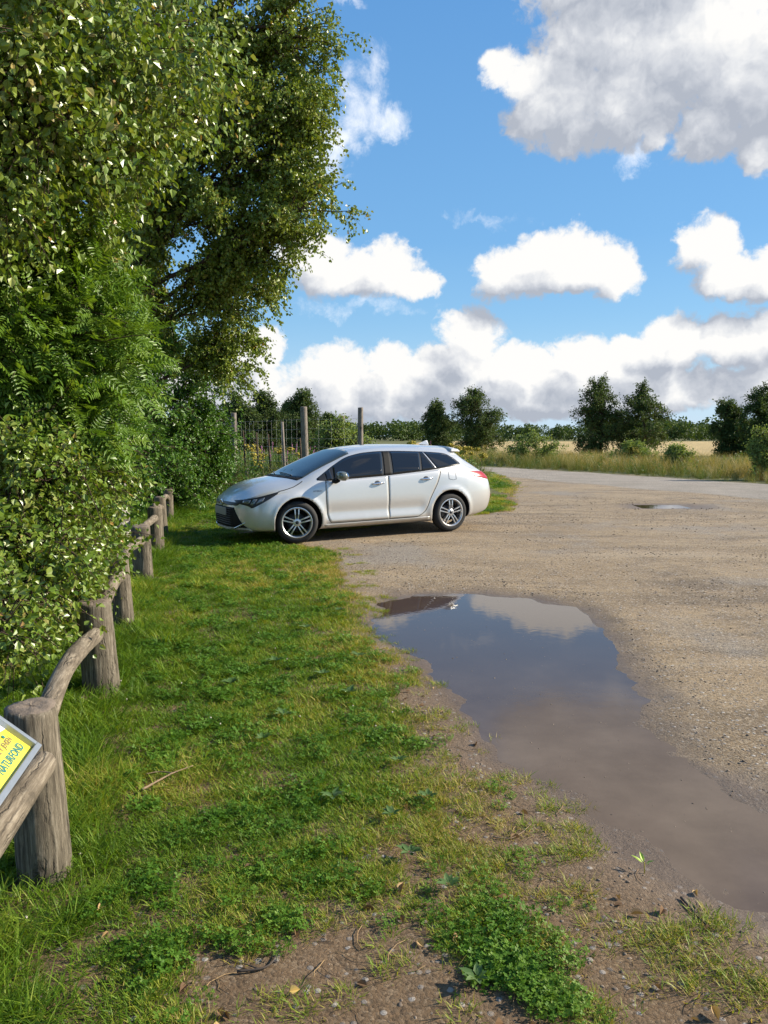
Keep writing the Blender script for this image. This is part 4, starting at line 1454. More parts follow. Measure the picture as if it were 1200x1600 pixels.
for sy in (-1, 1):
    # doors below the window line
    fl = lambda z: np.interp(z, [.273, .32, .40, .613, .80, .915], [.56, .515, .492, .475, .478, .49])
    rr_ = lambda z: np.interp(z, [.29, .305, .364, .45, .549, .67, .798, .981, 1.02], [2.06, 2.11, 2.20, 2.25, 2.29, 2.36, 2.437, 2.515, 2.52])
    for nm, lo, hi in (("front_door", fl, lambda z: 1.541 + 0 * z), ("rear_door", lambda z: 1.549 + 0 * z, rr_)):
        v = np.linspace(0, 1, 22)[None]; u = np.linspace(0, 1, 26)[:, None]
        z0 = .285
        zt = np.where(True, DB(np.linspace(.49, 1.54, 26) if nm == "front_door" else np.linspace(1.55, 2.50, 26)), 0)[:, None] - .012
        PZ = z0 + (zt - z0) * v
        PX = lo(PZ) + (hi(PZ) - lo(PZ)) * u
        d = grid_patch(nm, PX, L_at(PX, PZ), PZ, .0014, paint, car, sy, rim=.002, nrm=(0, sy, 0))
        if nm == "front_door":
            handle(d, 1.36, .832, sy)
            fd_o = d
        else:
            handle(d, 2.24, .872, sy)
            rd_o = d
    # gaps round the doors
    zz = np.linspace(.275, .905, 16)
    p = np.concatenate([[(1.545, .278)], np.stack([fl(zz), zz], -1)])
    ribbon(p, .010, sy, seamm, "door_gap", car)
    ribbon([(1.545, .277), (1.545, .945)], .009, sy, seamm, "door_gap", car)
    zz = np.linspace(.29, 1.0, 18)
    ribbon(np.concatenate([[(1.545, .278)], [(2.0, .280)], np.stack([rr_(zz) + .004, zz], -1)]), .009, sy, seamm, "door_gap", car)
    # window surround, pillars, panes
    side_patch("window_surround", .36, 2.953, lambda x: DB(x) - .006, .36, 2.953, lambda x: DT(x) + .006, .003, trim, car, sy, 60, 10)
    side_patch("window", .512, .600, lambda x: DB(x) + .008, .512, .600, lambda x: DT(x) - .012, .006, glass_dark, fd_o, sy, 5, 8)
    side_patch("window", .625, 1.452, lambda x: DB(x) + .012, .665, 1.540, lambda x: DT(x) - .010, .006, glass_dark, fd_o, sy)
    side_patch("window", 1.640, 2.135, lambda x: DB(x) + .012, 1.705, 2.220, lambda x: DT(x) - .010, .006, glass_dark, rd_o, sy)
    side_patch("window", 2.170, 2.405, lambda x: DB(x) + .012, 2.255, 2.275, lambda x: DT(x) - .010, .006, glass_dark, rd_o, sy, 10, 10)
    side_patch("quarter_window", 2.470, 2.930, lambda x: DB(x) + .008, 2.335, 2.835, lambda x: DT(x) - .010, .006, glass_dark, car, sy)
    side_patch("pillar_strip", 2.430, 2.448, lambda x: DB(x) + .006, 2.292, 2.310, lambda x: DT(x) - .006, .0085, alloy, car, sy, 4, 10)
    side_patch("pillar_cover", 1.478, 1.610, lambda x: DB(x) + .006, 1.560, 1.680, lambda x: DT(x) - .006, .006, plast, car, sy, 6, 10)
    side_patch("sill", .45, 2.28, lambda x: .225 + 0 * x, .45, 2.28, lambda x: .262 + .008 * (x - .5), .010, paint, car, sy, 40, 5)
    # fuel flap on the near side
    if sy == -1:
        for a_, b_ in (((2.66, .985), (2.66, .86)), ((2.80, .975), (2.80, .85))): ribbon([a_, b_], .005, sy, seamm, "fuel_flap_gap", car)
        ribbon([(2.66, .86), (2.73, .842), (2.80, .85)], .005, sy, seamm, "fuel_flap_gap", car)
    # headlamp
    u = np.linspace(0, 1, 22)[:, None]; v = np.linspace(0, 1, 8)[None]
    lo_x = lambda u: np.interp(u, [0, .35, .55, 1], [-.775, -.66, -.62, -.235]); lo_z = lambda u: np.interp(u, [0, .35, .55, 1], [.608, .572, .540, .756])
    hi_x = lambda u: np.interp(u, [0, .5, 1], [-.775, -.52, -.232]); hi_z = lambda u: np.interp(u, [0, .5, 1], [.645, .700, .772])
    PX = lo_x(u) + (hi_x(u) - lo_x(u)) * v; PZ = lo_z(u) + (hi_z(u) - lo_z(u)) * v
    hl = grid_patch("headlight", PX, L_at(PX, PZ), PZ, .004, trim, car, sy, nrm=(-.6, sy, .2))
    for (ua, ub, va, vb) in ((.16, .34, .3, .75), (.40, .50, .2, .8), (.56, .68, .30, .72)):
        uu = np.linspace(ua, ub, 6)[:, None]; vv_ = np.linspace(va, vb, 4)[None]
        PX = lo_x(uu) + (hi_x(uu) - lo_x(uu)) * vv_; PZ = lo_z(uu) + (hi_z(uu) - lo_z(uu)) * vv_
        grid_patch("lens", PX, L_at(PX, PZ), PZ, .0075, lampg, hl, sy, nrm=(-.6, sy, .2))
    # tail lamp
    lo_x = lambda u: np.interp(u, [0, .3, 1], [3.11, 3.19, 3.575]); lo_z = lambda u: np.interp(u, [0, .3, 1], [.955, .885, .815])
    hi_x = lambda u: np.interp(u, [0, 1], [3.105, 3.50]); hi_z = lambda u: np.interp(u, [0, 1], [.968, .950])
    PX = lo_x(u) + (hi_x(u) - lo_x(u)) * v; PZ = lo_z(u) + (hi_z(u) - lo_z(u)) * v
    grid_patch("tail_light", PX, L_at(PX, PZ), PZ, .006, redl, car, sy, nrm=(.3, sy, .1))
    # bonnet line
    ribbon([(-.24, .772), (-.12, .798), (0, .832), (.10, .878), (.15, .905)], .008, sy, seamm, "bonnet_gap", car)
    ribbon([(3.02, .60), (3.25, .62), (3.5, .60)], .005, sy, seamm, "bumper_gap", car) if False else None
    # mirror
    g_ = bmesh.new()
    bmesh.ops.create_uvsphere(g_, u_segments=20, v_segments=12, radius=1)
    Vm = np.array([v.co[:] for v in g_.verts]); g_.verts.index_update()
    Fm4 = [[q.index for q in f.verts] for f in g_.faces if len(f.verts) == 4]; Fm3 = [[q.index for q in f.verts] for f in g_.faces if len(f.verts) == 3]
    g_.free()
    Vm = np.sign(Vm) * np.abs(Vm) ** .8
    sh_ = Vm * np.array([.095, .115, .072]); sh_[:, 0] = np.where(sh_[:, 0] > 0, sh_[:, 0] * .55, sh_[:, 0]); sh_[:, 2] += sh_[:, 0] * -.1
    sh_ = sh_ + np.array([.69, sy * 1.005, .975])
    mo = MB().add2(sh_, Fm4, Fm3).build("mirror", mirror_m, car)
    mm = MB()
    mm.add2(*tube([(.60, sy * .865, .90), (.62, sy * .91, .892), (.65, sy * .96, .915)], [.034, .032, .028], 10))
    mm.build("mirror_arm", plast, mo)
    u2 = np.linspace(-1, 1, 9)[:, None]; v2 = np.linspace(-1, 1, 7)[None]
    gl = grid_patch("mirror_glass", .742 + 0 * u2 * v2, 1.005 + .095 * u2 * np.sqrt(1 - .5 * v2 ** 2), .972 + .056 * v2 * np.sqrt(1 - .5 * u2 ** 2), .003, chrome, mo, sy, nrm=(1, 0, 0))

# windscreen, rear window
u = np.linspace(-1, 1, 30)[:, None]; v = np.linspace(0, 1, 18)[None]


def wsL(X): return np.interp(X, [.10, .35, .7, 1.05], [.69, .655, .612, .565])


xb = .02 + .15 * u ** 2; xt = 1.06 - .05 * u ** 2 * 1.2
PX = xb + (xt - xb) * v
PL = u * wsL(PX)
grid_patch("windscreen", PX, PL, Z_at(PX, PL), .005, glass_front, car, 1, nrm=(-.5, 0, 1))
u = np.linspace(-1, 1, 20)[:, None]
PX = 3.10 + (3.46 - 3.10) * v + 0 * u; PL = u * (.50 + .03 * v)
grid_patch("rear_window", PX, PL, Z_at(PX, PL), .004, glass_dark, car, 1, nrm=(.6, 0, .7))
# scuttle and wipers
PX = np.linspace(0, 1, 4)[None] * .085 - .055 + .15 * u ** 2; PL = u * .68 + 0 * PX
grid_patch("scuttle", PX, PL, Z_at(PX, PL), .004, plast, car, 1, nrm=(0, 0, 1))
for (l0, l1, x0, x1) in ((-.45, .10, .10, .13), (.10, .58, .04, .20)):
    t = np.linspace(0, 1, 8)
    ls = l0 + (l1 - l0) * t; xs = x0 + (x1 - x0) * t
    pts = np.stack([xs, ls, Z_at(xs, ls) + .018], -1)
    MB().add2(*tube(pts, .008, 6)).build("wiper", trim, car)
# bonnet creases are in the loft; grille, intake, plate, lip, emblem on the nose
u = np.linspace(-1, 1, 40)[:, None]; v = np.linspace(0, 1, 8)[None]


def nose_patch(name, lb, lt, z0, z1, off, mat, parent=car, n_=40, lmin=None):
    L = u * (lb + (lt - lb) * v); Z = z0 + (z1 - z0) * v + 0 * u
    return grid_patch(name, X_front(L, Z), L, Z, off, mat, parent, 1, rim=.02, nrm=(-1, 0, 0))


nose_patch("upper_grille", .50, .56, .572, .618, .004, trim)
ig = nose_patch("lower_grille", .64, .44, .255, .545, .004, plast)
nose_patch("chin", .66, .66, .215, .240, .012, paint)
mbx = MB()
for z in np.linspace(.29, .52, 8):
    L = np.linspace(-.40, .40, 15); X = X_front(L, np.full(15, z)) - .007
    mbx.add2(*tube(np.stack([X, L, np.full(15, z)], -1), .006, 5))
mbx.build("grille_bars", trim, ig)
for sy in (-1, 1):
    L = np.array([.64, .56, .46, .36]); Z = np.array([.335, .285, .245, .235]); X = X_front(L, Z) - .012
    MB().add2(*tube(np.stack([X, sy * L, Z], -1), [.006, .012, .013, .008], 8)).build("intake_trim", chrome, car)
MB().add2(*box((-.866, 0, .475), (.014, .52, .115), .004)).build("number_plate", plate_m, car, smooth=False)
Vt, Ft = lathe([(.030, -.006), (.046, -.006), (.050, 0), (.046, .006), (.030, .006), (.026, 0), (.030, -.006)], 28)
Vt = np.stack([Vt[:, 2] - .849, Vt[:, 0] * 1.35, Vt[:, 1] + .595], -1)
MB().add(Vt, Ft).build("emblem", chrome, car)
# spoiler, aerial fin, rear bumper skirt, tail pipe trim
u = np.linspace(-1, 1, 24)[:, None]; v = np.linspace(0, 1, 8)[None]
PX = 2.90 + (3.135 - .05 * u ** 2 - 2.90) * v
PL = u * (.575 - .03 * v); zc = np.interp(PX, [2.90, 3.0, 3.135], [1.385, 1.372, 1.348]) - .055 * u ** 4 + 0 * v
top = np.stack([PX, PL, zc], -1); bot = np.stack([PX, PL, zc - .020 - .028 * (1 - v)], -1)
a_, b_ = PX.shape
i0 = np.arange(a_ * b_).reshape(a_, b_); bd = np.concatenate([i0[0, :], i0[1:, -1], i0[-1, -2::-1], i0[-2:0:-1, 0]])
Fs = np.concatenate([np.stack([i0[:-1, :-1], i0[1:, :-1], i0[1:, 1:], i0[:-1, 1:]], -1).reshape(-1, 4), np.stack([i0[:-1, :-1], i0[:-1, 1:], i0[1:, 1:], i0[1:, :-1]], -1).reshape(-1, 4) + a_ * b_,
                     np.stack([bd, np.roll(bd, -1), np.roll(bd, -1) + a_ * b_, bd + a_ * b_], -1)])
np_obj("spoiler", np.concatenate([top.reshape(-1, 3), bot.reshape(-1, 3)]), Fs, paint, car, True)
Vf = np.array([(2.60, 0, 1.415), (2.80, -.03, 1.395), (2.80, .03, 1.395), (2.755, 0, 1.475), (2.79, 0, 1.475)])
np_obj("aerial_fin", Vf, np.array([(0, 1, 3), (0, 3, 2), (1, 4, 3), (2, 3, 4), (1, 2, 4)]), paint, car, False)
L = np.linspace(-.62, .62, 25)
u = np.linspace(-1, 1, 24)[:, None]; v = np.linspace(0, 1, 5)[None]
Ls = u * (.60 + .02 * v); Zs = .355 + .10 * v + 0 * u
grid_patch("bumper_skirt", X_rear(Ls, Zs), Ls, Zs, .005, plast, car, 1, nrm=(1, 0, 0))
for sy in (-1, 1):
    Ls = sy * np.linspace(.56, .66, 8)[:, None] + 0 * v; Zs = .50 + .06 * v + 0 * Ls
    grid_patch("reflector", X_rear(Ls, Zs), Ls, Zs, .006, redl, car, 1, nrm=(1, 0, 0))
# badge on the wing
tb = text("badge", "HYBRID", .034, (.27, -float(L_at(np.array([.33]), np.array([.765]))[0]) - .0045, .748), alloy_dark, car, rot=(PI / 2 - .12, 0, .01), sx=1.25)

# wheels
RT, RW = .312, .205


def make_wheel(x, sy, steer):
    w = MB()
    Vd, Fd = lathe([(1e-3, -.02), (.14, -.02), (.14, .0), (1e-3, .0)], 32)
    w.add(np.stack([Vd[:, 0], -Vd[:, 2] + .0, Vd[:, 1]], -1), Fd)
    Vd, Fd = lathe([(.165, .095), (.198, .085), (.200, .0), (.200, -.09), (.185, -.09), (.185, 0), (.165, .08)], 40)
    wh = w.build("wheel", alloy_dark, car)
    wh.location = (x, sy * .79, RT)
    wh.rotation_euler = (0, 0, steer + (0 if sy < 0 else PI))
    # outer face towards local -y
    prof = [(.215, -.083), (.230, -.089), (.262, -.096), (.290, -.085), (.306, -.062), (.314, -.03), (.316, 0), (.314, .03), (.306, .062), (.290, .085), (.262, .096), (.230, .09), (.215, .085), (.215, -.083)]
    Vt, Ft = lathe([(r, h) for r, h in prof], 56)
    ty = MB().add(np.stack([Vt[:, 0], Vt[:, 2], Vt[:, 1]], -1), Ft)
    a = np.linspace(0, 2 * PI, 60, endpoint=False)
    ty.build("tyre", rubber, wh)
    rm = MB()
    Vt, Ft = lathe([(.196, -.05), (.206, -.080), (.218, -.091), (.228, -.089), (.226, -.070), (.216, -.06), (.214, .08), (.200, .08), (.202, -.04), (.196, -.05)], 56)
    rm.add(np.stack([Vt[:, 0], Vt[:, 2], Vt[:, 1]], -1), Ft)
    for k in range(5):
        th0 = k * 2 * PI / 5 + .3
        for s_ in (-1, 1):
            r0, r1 = .045, .212
            hw0, hw1 = .0105, .0135
            lat0, lat1 = s_ * .018, s_ * .030
            rad = np.array([math.cos(th0), 0, math.sin(th0)]); tan = np.array([-math.sin(th0), 0, math.cos(th0)])
            pts = []
            for (r_, la, hw, yf) in ((r0, lat0, hw0, -.072), (.12, (lat0 + lat1) / 2, hw0, -.079), (r1, lat1, hw1, -.072)):
                for (e, y_) in ((-1, yf + .035), (-.75, yf), (.75, yf), (1, yf + .035)):
                    pts.append(rad * r_ + tan * (la + e * hw) + np.array([0, y_, 0]))
            pts = np.array(pts)
            Fp = []
            for q in (0, 4):
                for e in range(4): Fp.append((q + e, q + (e + 1) % 4, q + 4 + (e + 1) % 4, q + 4 + e))
            Fp += [(0, 1, 2, 3), (8, 11, 10, 9)]
            rm.add(pts, np.array(Fp))
    Vt, Ft = lathe([(.062, -.045), (.058, -.070), (.045, -.077), (.030, -.079), (.028, -.073), (1e-3, -.073)], 28)
    rm.add(np.stack([Vt[:, 0], Vt[:, 2], Vt[:, 1]], -1), Ft)
    rm.build("rim", alloy, wh, smooth=False)
    nt = MB()
    for k in range(5):
        th0 = (k + .5) * 2 * PI / 5 + .3
        Vn, Fn = lathe([(.009, -.074), (.009, -.060)], 8)
        nt.add(np.stack([Vn[:, 0] + .052 * math.cos(th0), Vn[:, 2], Vn[:, 1] + .052 * math.sin(th0)], -1), Fn)
    Vt, Ft = lathe([(.024, -.0745), (.022, -.0775), (1e-3, -.0775)], 20)
    nt.add(np.stack([Vt[:, 0], Vt[:, 2], Vt[:, 1]], -1), Ft)
    nt.build("hub_cap", trim, wh)


for x, st in ((0.03, R(-17)), (2.70, 0)):
    for sy in (-1, 1): make_wheel(x, sy, st)


# ------------------------------------------------------------------ ground cover, scattered with geometry nodes
def scatter(name, P, rot, scale, idx, tint, protos):
    me = bpy.data.meshes.new(name)
    P = np.asarray(P, np.float32)
    me.vertices.add(len(P)); me.vertices.foreach_set('co', P.ravel())
    for nm, tp, key, d in (('rot', 'FLOAT_VECTOR', 'vector', rot), ('scl', 'FLOAT', 'value', scale), ('tint', 'FLOAT', 'value', tint), ('pick', 'INT', 'value', idx)):
        a_ = me.attributes.new(nm, tp, 'POINT'); a_.data.foreach_set(key, np.asarray(d, np.int32 if tp == 'INT' else np.float32).ravel())
    o = link(bpy.data.objects.new(name, me))
    coll = bpy.data.collections.new(name + "_kinds")
    for k, p in enumerate(protos):
        p.name = "%s_kind_%02d" % (name, k)
        for c in list(p.users_collection): c.objects.unlink(p)
        coll.objects.link(p)
    ng = bpy.data.node_groups.new(name, 'GeometryNodeTree')
    ng.interface.new_socket(name="Geometry", in_out='INPUT', socket_type='NodeSocketGeometry')
    ng.interface.new_socket(name="Geometry", in_out='OUTPUT', socket_type='NodeSocketGeometry')
    N = ng.nodes; Lk = ng.links
    a = N.new('NodeGroupInput'); z = N.new('NodeGroupOutput')
    ci = N.new('GeometryNodeCollectionInfo'); ci.inputs['Collection'].default_value = coll
    ci.inputs['Separate Children'].default_value = True; ci.inputs['Reset Children'].default_value = True
    iop = N.new('GeometryNodeInstanceOnPoints'); iop.inputs['Pick Instance'].default_value = True

    def named(nm, dt):
        n_ = N.new('GeometryNodeInputNamedAttribute'); n_.data_type = dt; n_.inputs['Name'].default_value = nm
        return n_.outputs['Attribute']
    e2r = N.new('FunctionNodeEulerToRotation'); Lk.new(named('rot', 'FLOAT_VECTOR'), e2r.inputs[0])
    Lk.new(a.outputs[0], iop.inputs['Points']); Lk.new(ci.outputs[0], iop.inputs['Instance'])
    Lk.new(named('pick', 'INT'), iop.inputs['Instance Index']); Lk.new(e2r.outputs[0], iop.inputs['Rotation'])
    Lk.new(named('scl', 'FLOAT'), iop.inputs['Scale'])
    Lk.new(iop.outputs[0], z.inputs[0])
    md = o.modifiers.new("scatter", 'NODES'); md.node_group = ng
    tag(o, kind='stuff')
    return o


def blades(g, n, h, spread, wdt, bend=.5, mat=None, name="tuft", lean=.35):
    """n grass blades: curved tapering strips"""
    a = g.random(n) * 2 * PI; r = spread * np.sqrt(g.random(n))
    base = np.stack([r * np.cos(a), r * np.sin(a), np.full(n, -.01)], -1)
    da = a + g.normal(size=n) * 1.2
    out = np.stack([np.cos(da), np.sin(da), 0 * da], -1)
    H = h * (.45 + .75 * g.random(n)); B = bend * (.2 + g.random(n))
    sidev = np.stack([-np.sin(da), np.cos(da), 0 * da], -1)
    tw = g.normal(size=n) * .6
    sidev = sidev * np.cos(tw)[:, None] + out * np.sin(tw)[:, None]
    t = np.array([0, .4, .75, 1.0])
    cen = base[:, None] + (out * (H * lean)[:, None])[:, None] * t[None, :, None] + (out * (H * B)[:, None])[:, None] * (t ** 2)[None, :, None]
    cen[..., 2] += H[:, None] * (t - .28 * B[:, None] * t ** 2)[...]
    wd = wdt * (.7 + .6 * g.random(n))
    ww = wd[:, None] * np.array([.8, 1.0, .7, .06])[None]
    Vl = cen - sidev[:, None] * ww[..., None] / 2; Vr = cen + sidev[:, None] * ww[..., None] / 2
    V = np.stack([Vl, Vr], 2).reshape(n, 8, 3)
    b = (np.arange(n) * 8)[:, None]
    F = np.concatenate([b + np.array([[0, 1, 3, 2]]), b + np.array([[2, 3, 5, 4]]), b + np.array([[4, 5, 7, 6]])])
    sh = np.repeat(g.random(n), 8)
    return V.reshape(-1, 3), F, sh


def proto(name, V, F, mat, shade=None):
    return np_obj(name, V, F, mat, None, False, attrs={'shade': shade if shade is not None else np.full(len(V), .5)})


grass_mat = leaf_material("grass_blade", [(0, (.072, .145, .011)), (.35, (.125, .225, .015)), (.6, (.195, .275, .022)), (.82, (.31, .31, .04)), (1, (.42, .33, .11))], .38, .5, .22, inst=True)
clover_mat = leaf_material("clover_leaf", [(0, (.055, .130, .012)), (.5, (.085, .185, .016)), (1, (.15, .25, .03))], .35, .5, .2, inst=True)
weed_mat = leaf_material("broad_weed_leaf", [(0, (.055, .12, .020)), (.5, (.085, .16, .03)), (1, (.15, .22, .06))], .3, .40, .5, inst=True)
straw_mat = leaf_material("tall_grass", [(0, (.070, .110, .018)), (.4, (.14, .165, .035)), (.7, (.26, .215, .075)), (1, (.38, .30, .13))], .3, .6, .3, inst=True)
petal_w = pbr("white_petal", (.50, .43, .36), .7)
petal_y = pbr("yellow_flower", (.36, .29, .03), .8, noise_amt=.5, noise_scale=60)
petal_p = pbr("pink_flower", (.36, .13, .24), .7)
dead_mat = leaf_material("dead_leaf", [(0, (.10, .055, .028)), (.5, (.22, .13, .065)), (1, (.40, .27, .12))], .15, .7, .3, inst=True)

G_ = np.random.default_rng(77)


def clover_proto(g, n=26, rad=.085, h=.05):
    Vs, Fs, Sh = [], [], []; c = 0
    for k in range(n):
        a = g.random() * 2 * PI; r = rad * math.sqrt(g.random())
        p = np.array([r * math.cos(a), r * math.sin(a), h * (.5 + .7 * g.random())])
        th = g.random() * 2 * PI; sz = .0048 + .0034 * g.random()
        tilt = g.normal(size=2) * .35
        s_ = g.random()
        for q in range(3):
            an = th + q * 2 * PI / 3
            d = np.array([math.cos(an), math.sin(an), 0]); u = np.array([-d[1], d[0], 0])
            pts = np.array([p, p + d * sz * .8 + u * sz * .62, p + d * sz * 1.5 + u * sz * .5, p + d * sz * 1.42, p + d * sz * 1.5 - u * sz * .5, p + d * sz * .8 - u * sz * .62])
            pts[:, 2] += (pts[:, :2] - p[:2]) @ tilt + np.array([0, .15, .2, .1, .2, .15]) * sz
            Vs.append(pts); Fs += [(c, c + 1, c + 2, c + 3), (c, c + 3, c + 4, c + 5)]; Sh += [s_] * 6; c += 6
        # stalk
        b_ = p * np.array([.8, .8, 0]) + np.array([0, 0, -.01])
        Vs.append(np.array([b_ - [.0008, 0, 0], b_ + [.0008, 0, 0], p + [.0008, 0, 0], p - [.0008, 0, 0]])); Fs.append((c, c + 1, c + 2, c + 3)); Sh += [s_] * 4; c += 4
    return proto("clover", np.concatenate(Vs), np.array(Fs), clover_mat, np.array(Sh))


def flower_proto(mat, h, r, nm):
    bm = bmesh.new(); bmesh.ops.create_icosphere(bm, subdivisions=1, radius=r)
    V = np.array([v.co[:] for v in bm.verts]); bm.verts.index_update()
    F = np.array([[v.index for v in f.verts] for f in bm.faces]); bm.free()
    V = V * (1 + .25 * G_.normal(size=(len(V), 1))) + np.array([0, 0, h])
    o = MB().add(V, F).build(nm, mat, None, False)
    return o


lawn_protos = []
for k in range(6):
    V, F, sh = blades(G_, 42, .034, .060, .0033, .8, lean=.5); lawn_protos.append(proto("tuft", V, F, grass_mat, sh))
for k in range(3):
    V, F, sh = blades(G_, 30, .095, .065, .0036, .95, lean=.4); lawn_protos.append(proto("tuft", V, F, grass_mat, sh))
for k in range(4): lawn_protos.append(clover_proto(G_, 40, .075, .030))
for k in range(2):
    V, F, sh = blades(G_, 11, .045, .035, .003, .6, lean=.6); lawn_protos.append(proto("tuft", V, F, grass_mat, sh))
lawn_protos.append(flower_proto(petal_w, .046, .0052, "flower"))


def sample_lawn():
    P, T, S_, I = [], [], [], []
    for (x0, x1, y0, y1, den, sc) in ((-1.9, 1.2, 1.35, 3.2, 1500, .82), (-2.4, 1.0, 3.2, 5.6, 950, .95), (-3.2, .6, 5.6, 9, 560, 1.1), (-5, .2, 9, 13.5, 300, 1.35), (-7.5, 3, 13.5, 20, 120, 1.9), (3.2, 5.6, 17, 33, 40, 2.2)):
        n = int((x1 - x0) * (y1 - y0) * den)
        x = x0 + (x1 - x0) * G_.random(n); y = y0 + (y1 - y0) * G_.random(n)
        lw = lawnness(x, y)
        # patchy clumps on the worn margin
        cl = vn2.fbm(x, y, 9, 3)
        dens = np.where(lw > .75, np.clip((cl - .26) * 7, .12, 1), np.clip((lw - .04) * 1.5, 0, 1) * np.clip((cl - .42) * 9, 0, 1))
        keep = (G_.random(n) < dens) & (sdf(PUDDLE, x, y) < -.03)
        # not under the tyres
        X = (x - CAR_X) * CC + (y - CAR_Y) * CS; L = np.abs((x - CAR_X) * CS - (y - CAR_Y) * CC)
        keep &= ~((np.abs(X) < .34) & (L > .62) & (L < .98)) & ~((np.abs(X - 2.7) < .36) & (L < 1.0))
        for (px_, py_, ph_, pr_) in POSTS: keep &= (np.hypot(x - px_, y - py_) > pr_ * .8) & ~((np.hypot(x - px_, y - py_ + .10) < pr_ + .10) & (y < py_) & (G_.random(n) < .72))
        x, y, lw = x[keep], y[keep], lw[keep]; n = len(x)
        big = vn.fbm(x, y, .8, 4); md = vn2.fbm(x, y, 2.6, 4)
        t = .47 + (big - .5) * .9 + (md - .5) * .8 + (1 - lw) * .34 + G_.normal(size=n) * .09
        e = lawn_edge(y) - x
        t = t + .22 * np.exp(-(e / .45) ** 2) + np.where(y > 4.5, .12, 0) * np.exp(-(e / .8) ** 2)
        # distance from the log fence
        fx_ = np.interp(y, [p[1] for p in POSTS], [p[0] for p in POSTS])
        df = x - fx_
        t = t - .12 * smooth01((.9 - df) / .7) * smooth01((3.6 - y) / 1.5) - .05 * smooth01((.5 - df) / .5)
        r = G_.random(n)
        longp = np.clip(.45 - np.abs(df) / .6, 0, .45) + np.where(df < 0, .25, 0) + .05 * (md > .62)
        clov = .03 + .09 * smooth01((vn.fbm(x + 20, y + 5, 3.1, 4) - .5) / .16) + .95 * np.exp(-(((x - .38) / .20) ** 2 + ((y - 2.06) / .28) ** 2)) * smooth01((vn2.fbm(x, y, 6.0, 3) - .36) / .2)
        i = np.where(r < longp, 6 + G_.integers(0, 3, n), np.where(G_.random(n) < clov, 9 + G_.integers(0, 4, n), np.where(lw < .55, np.where(G_.random(n) < .6, 13 + G_.integers(0, 2, n), G_.integers(0, 6, n)), G_.integers(0, 6, n))))
        fl = (G_.random(n) < .0022) & (lw > .7)
        i = np.where(fl, 15, i)
        s = sc * (.7 + .6 * G_.random(n)) * np.where(i >= 13, .9, 1) * np.where((i >= 6) & (i < 9), np.clip(1.1 - .2 * df, .6, 1.1), 1) * np.clip(.55 + lw * .5, .5, 1)
        s = np.where(fl, 1.0, s)
        P.append(np.stack([x, y, height(x, y)], -1)); T.append(np.clip(t, 0, 1)); S_.append(s); I.append(i)
    # sparse yellowing tufts on the worn earth and along the puddle's edge
    for (px0, px1, py0, py1, nc) in ((420, 960, 1300, 1600, 44), (560, 900, 1180, 1420, 62), (640, 800, 1060, 1260, 40), (1000, 1200, 1440, 1600, 22), (560, 660, 930, 1060, 50), (530, 600, 830, 960, 60)):
        for k in range(nc):
            x0, y0 = gp(px0 + (px1 - px0) * G_.random(), py0 + (py1 - py0) * G_.random(), .02)
            if sdf(PUDDLE, np.array([x0]), np.array([y0]))[0] > .02 or x0 > lawn_edge(y0) + .32 * G_.random() ** .7 + (.25 if px0 == 1000 else 0): continue
            m = 2 + int(14 * G_.random() ** 2)
            x = x0 + G_.normal(size=m) * .022 * math.sqrt(m) * .6; y = y0 + G_.normal(size=m) * .018 * math.sqrt(m) * .6
            P.append(np.stack([x, y, height(x, y)], -1)); T.append(np.clip(.62 + .16 * G_.random() + G_.normal(size=m) * .1, 0, 1)); S_.append(.45 + .5 * G_.random(m)); I.append(np.where(G_.random(m) < .45, 13 + G_.integers(0, 2, m), G_.integers(0, 6, m)))
    return np.concatenate(P), np.concatenate(T), np.concatenate(S_), np.concatenate(I)


P, T, S_, I = sample_lawn()
n = len(P)
print("lawn tufts", n)
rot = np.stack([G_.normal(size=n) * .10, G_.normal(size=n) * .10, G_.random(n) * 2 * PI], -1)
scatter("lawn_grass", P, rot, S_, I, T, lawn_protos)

# loose stones on the gravel
stone_m, t_ = material("loose_stone")
ti = t_.attr('tint', 'INSTANCER')
t_.set(t_.p.inputs['Base Color'], t_.ramp(ti, [(0, (.07, .052, .038)), (.35, (.165, .122, .085)), (.7, (.26, .20, .145)), (.92, (.36, .30, .23)), (1, (.50, .44, .36))]))
t_.p.inputs['Roughness'].default_value = .85
st_protos = []
for k in range(6):
    bm = bmesh.new(); bmesh.ops.create_icosphere(bm, subdivisions=2, radius=1)
    V = np.array([v.co[:] for v in bm.verts]); bm.verts.index_update()
    F = np.array([[v.index for v in f.verts] for f in bm.faces]); bm.free()
    for q in range(7):
        d = rnd_unit(G_, 1)[0]; c = .55 + .35 * G_.random()
        e = V @ d; V = np.where((e > c)[:, None], V - d[None] * (e - c)[:, None], V)
    V = V * np.array([1.0, .6 + .35 * G_.random(), .42 + .25 * G_.random()]) * (1 + .03 * G_.normal(size=(len(V), 1)))
    st_protos.append(MB().add(V, F).build("stone", stone_m, None, k % 2 == 0))
P, S_ = [], []
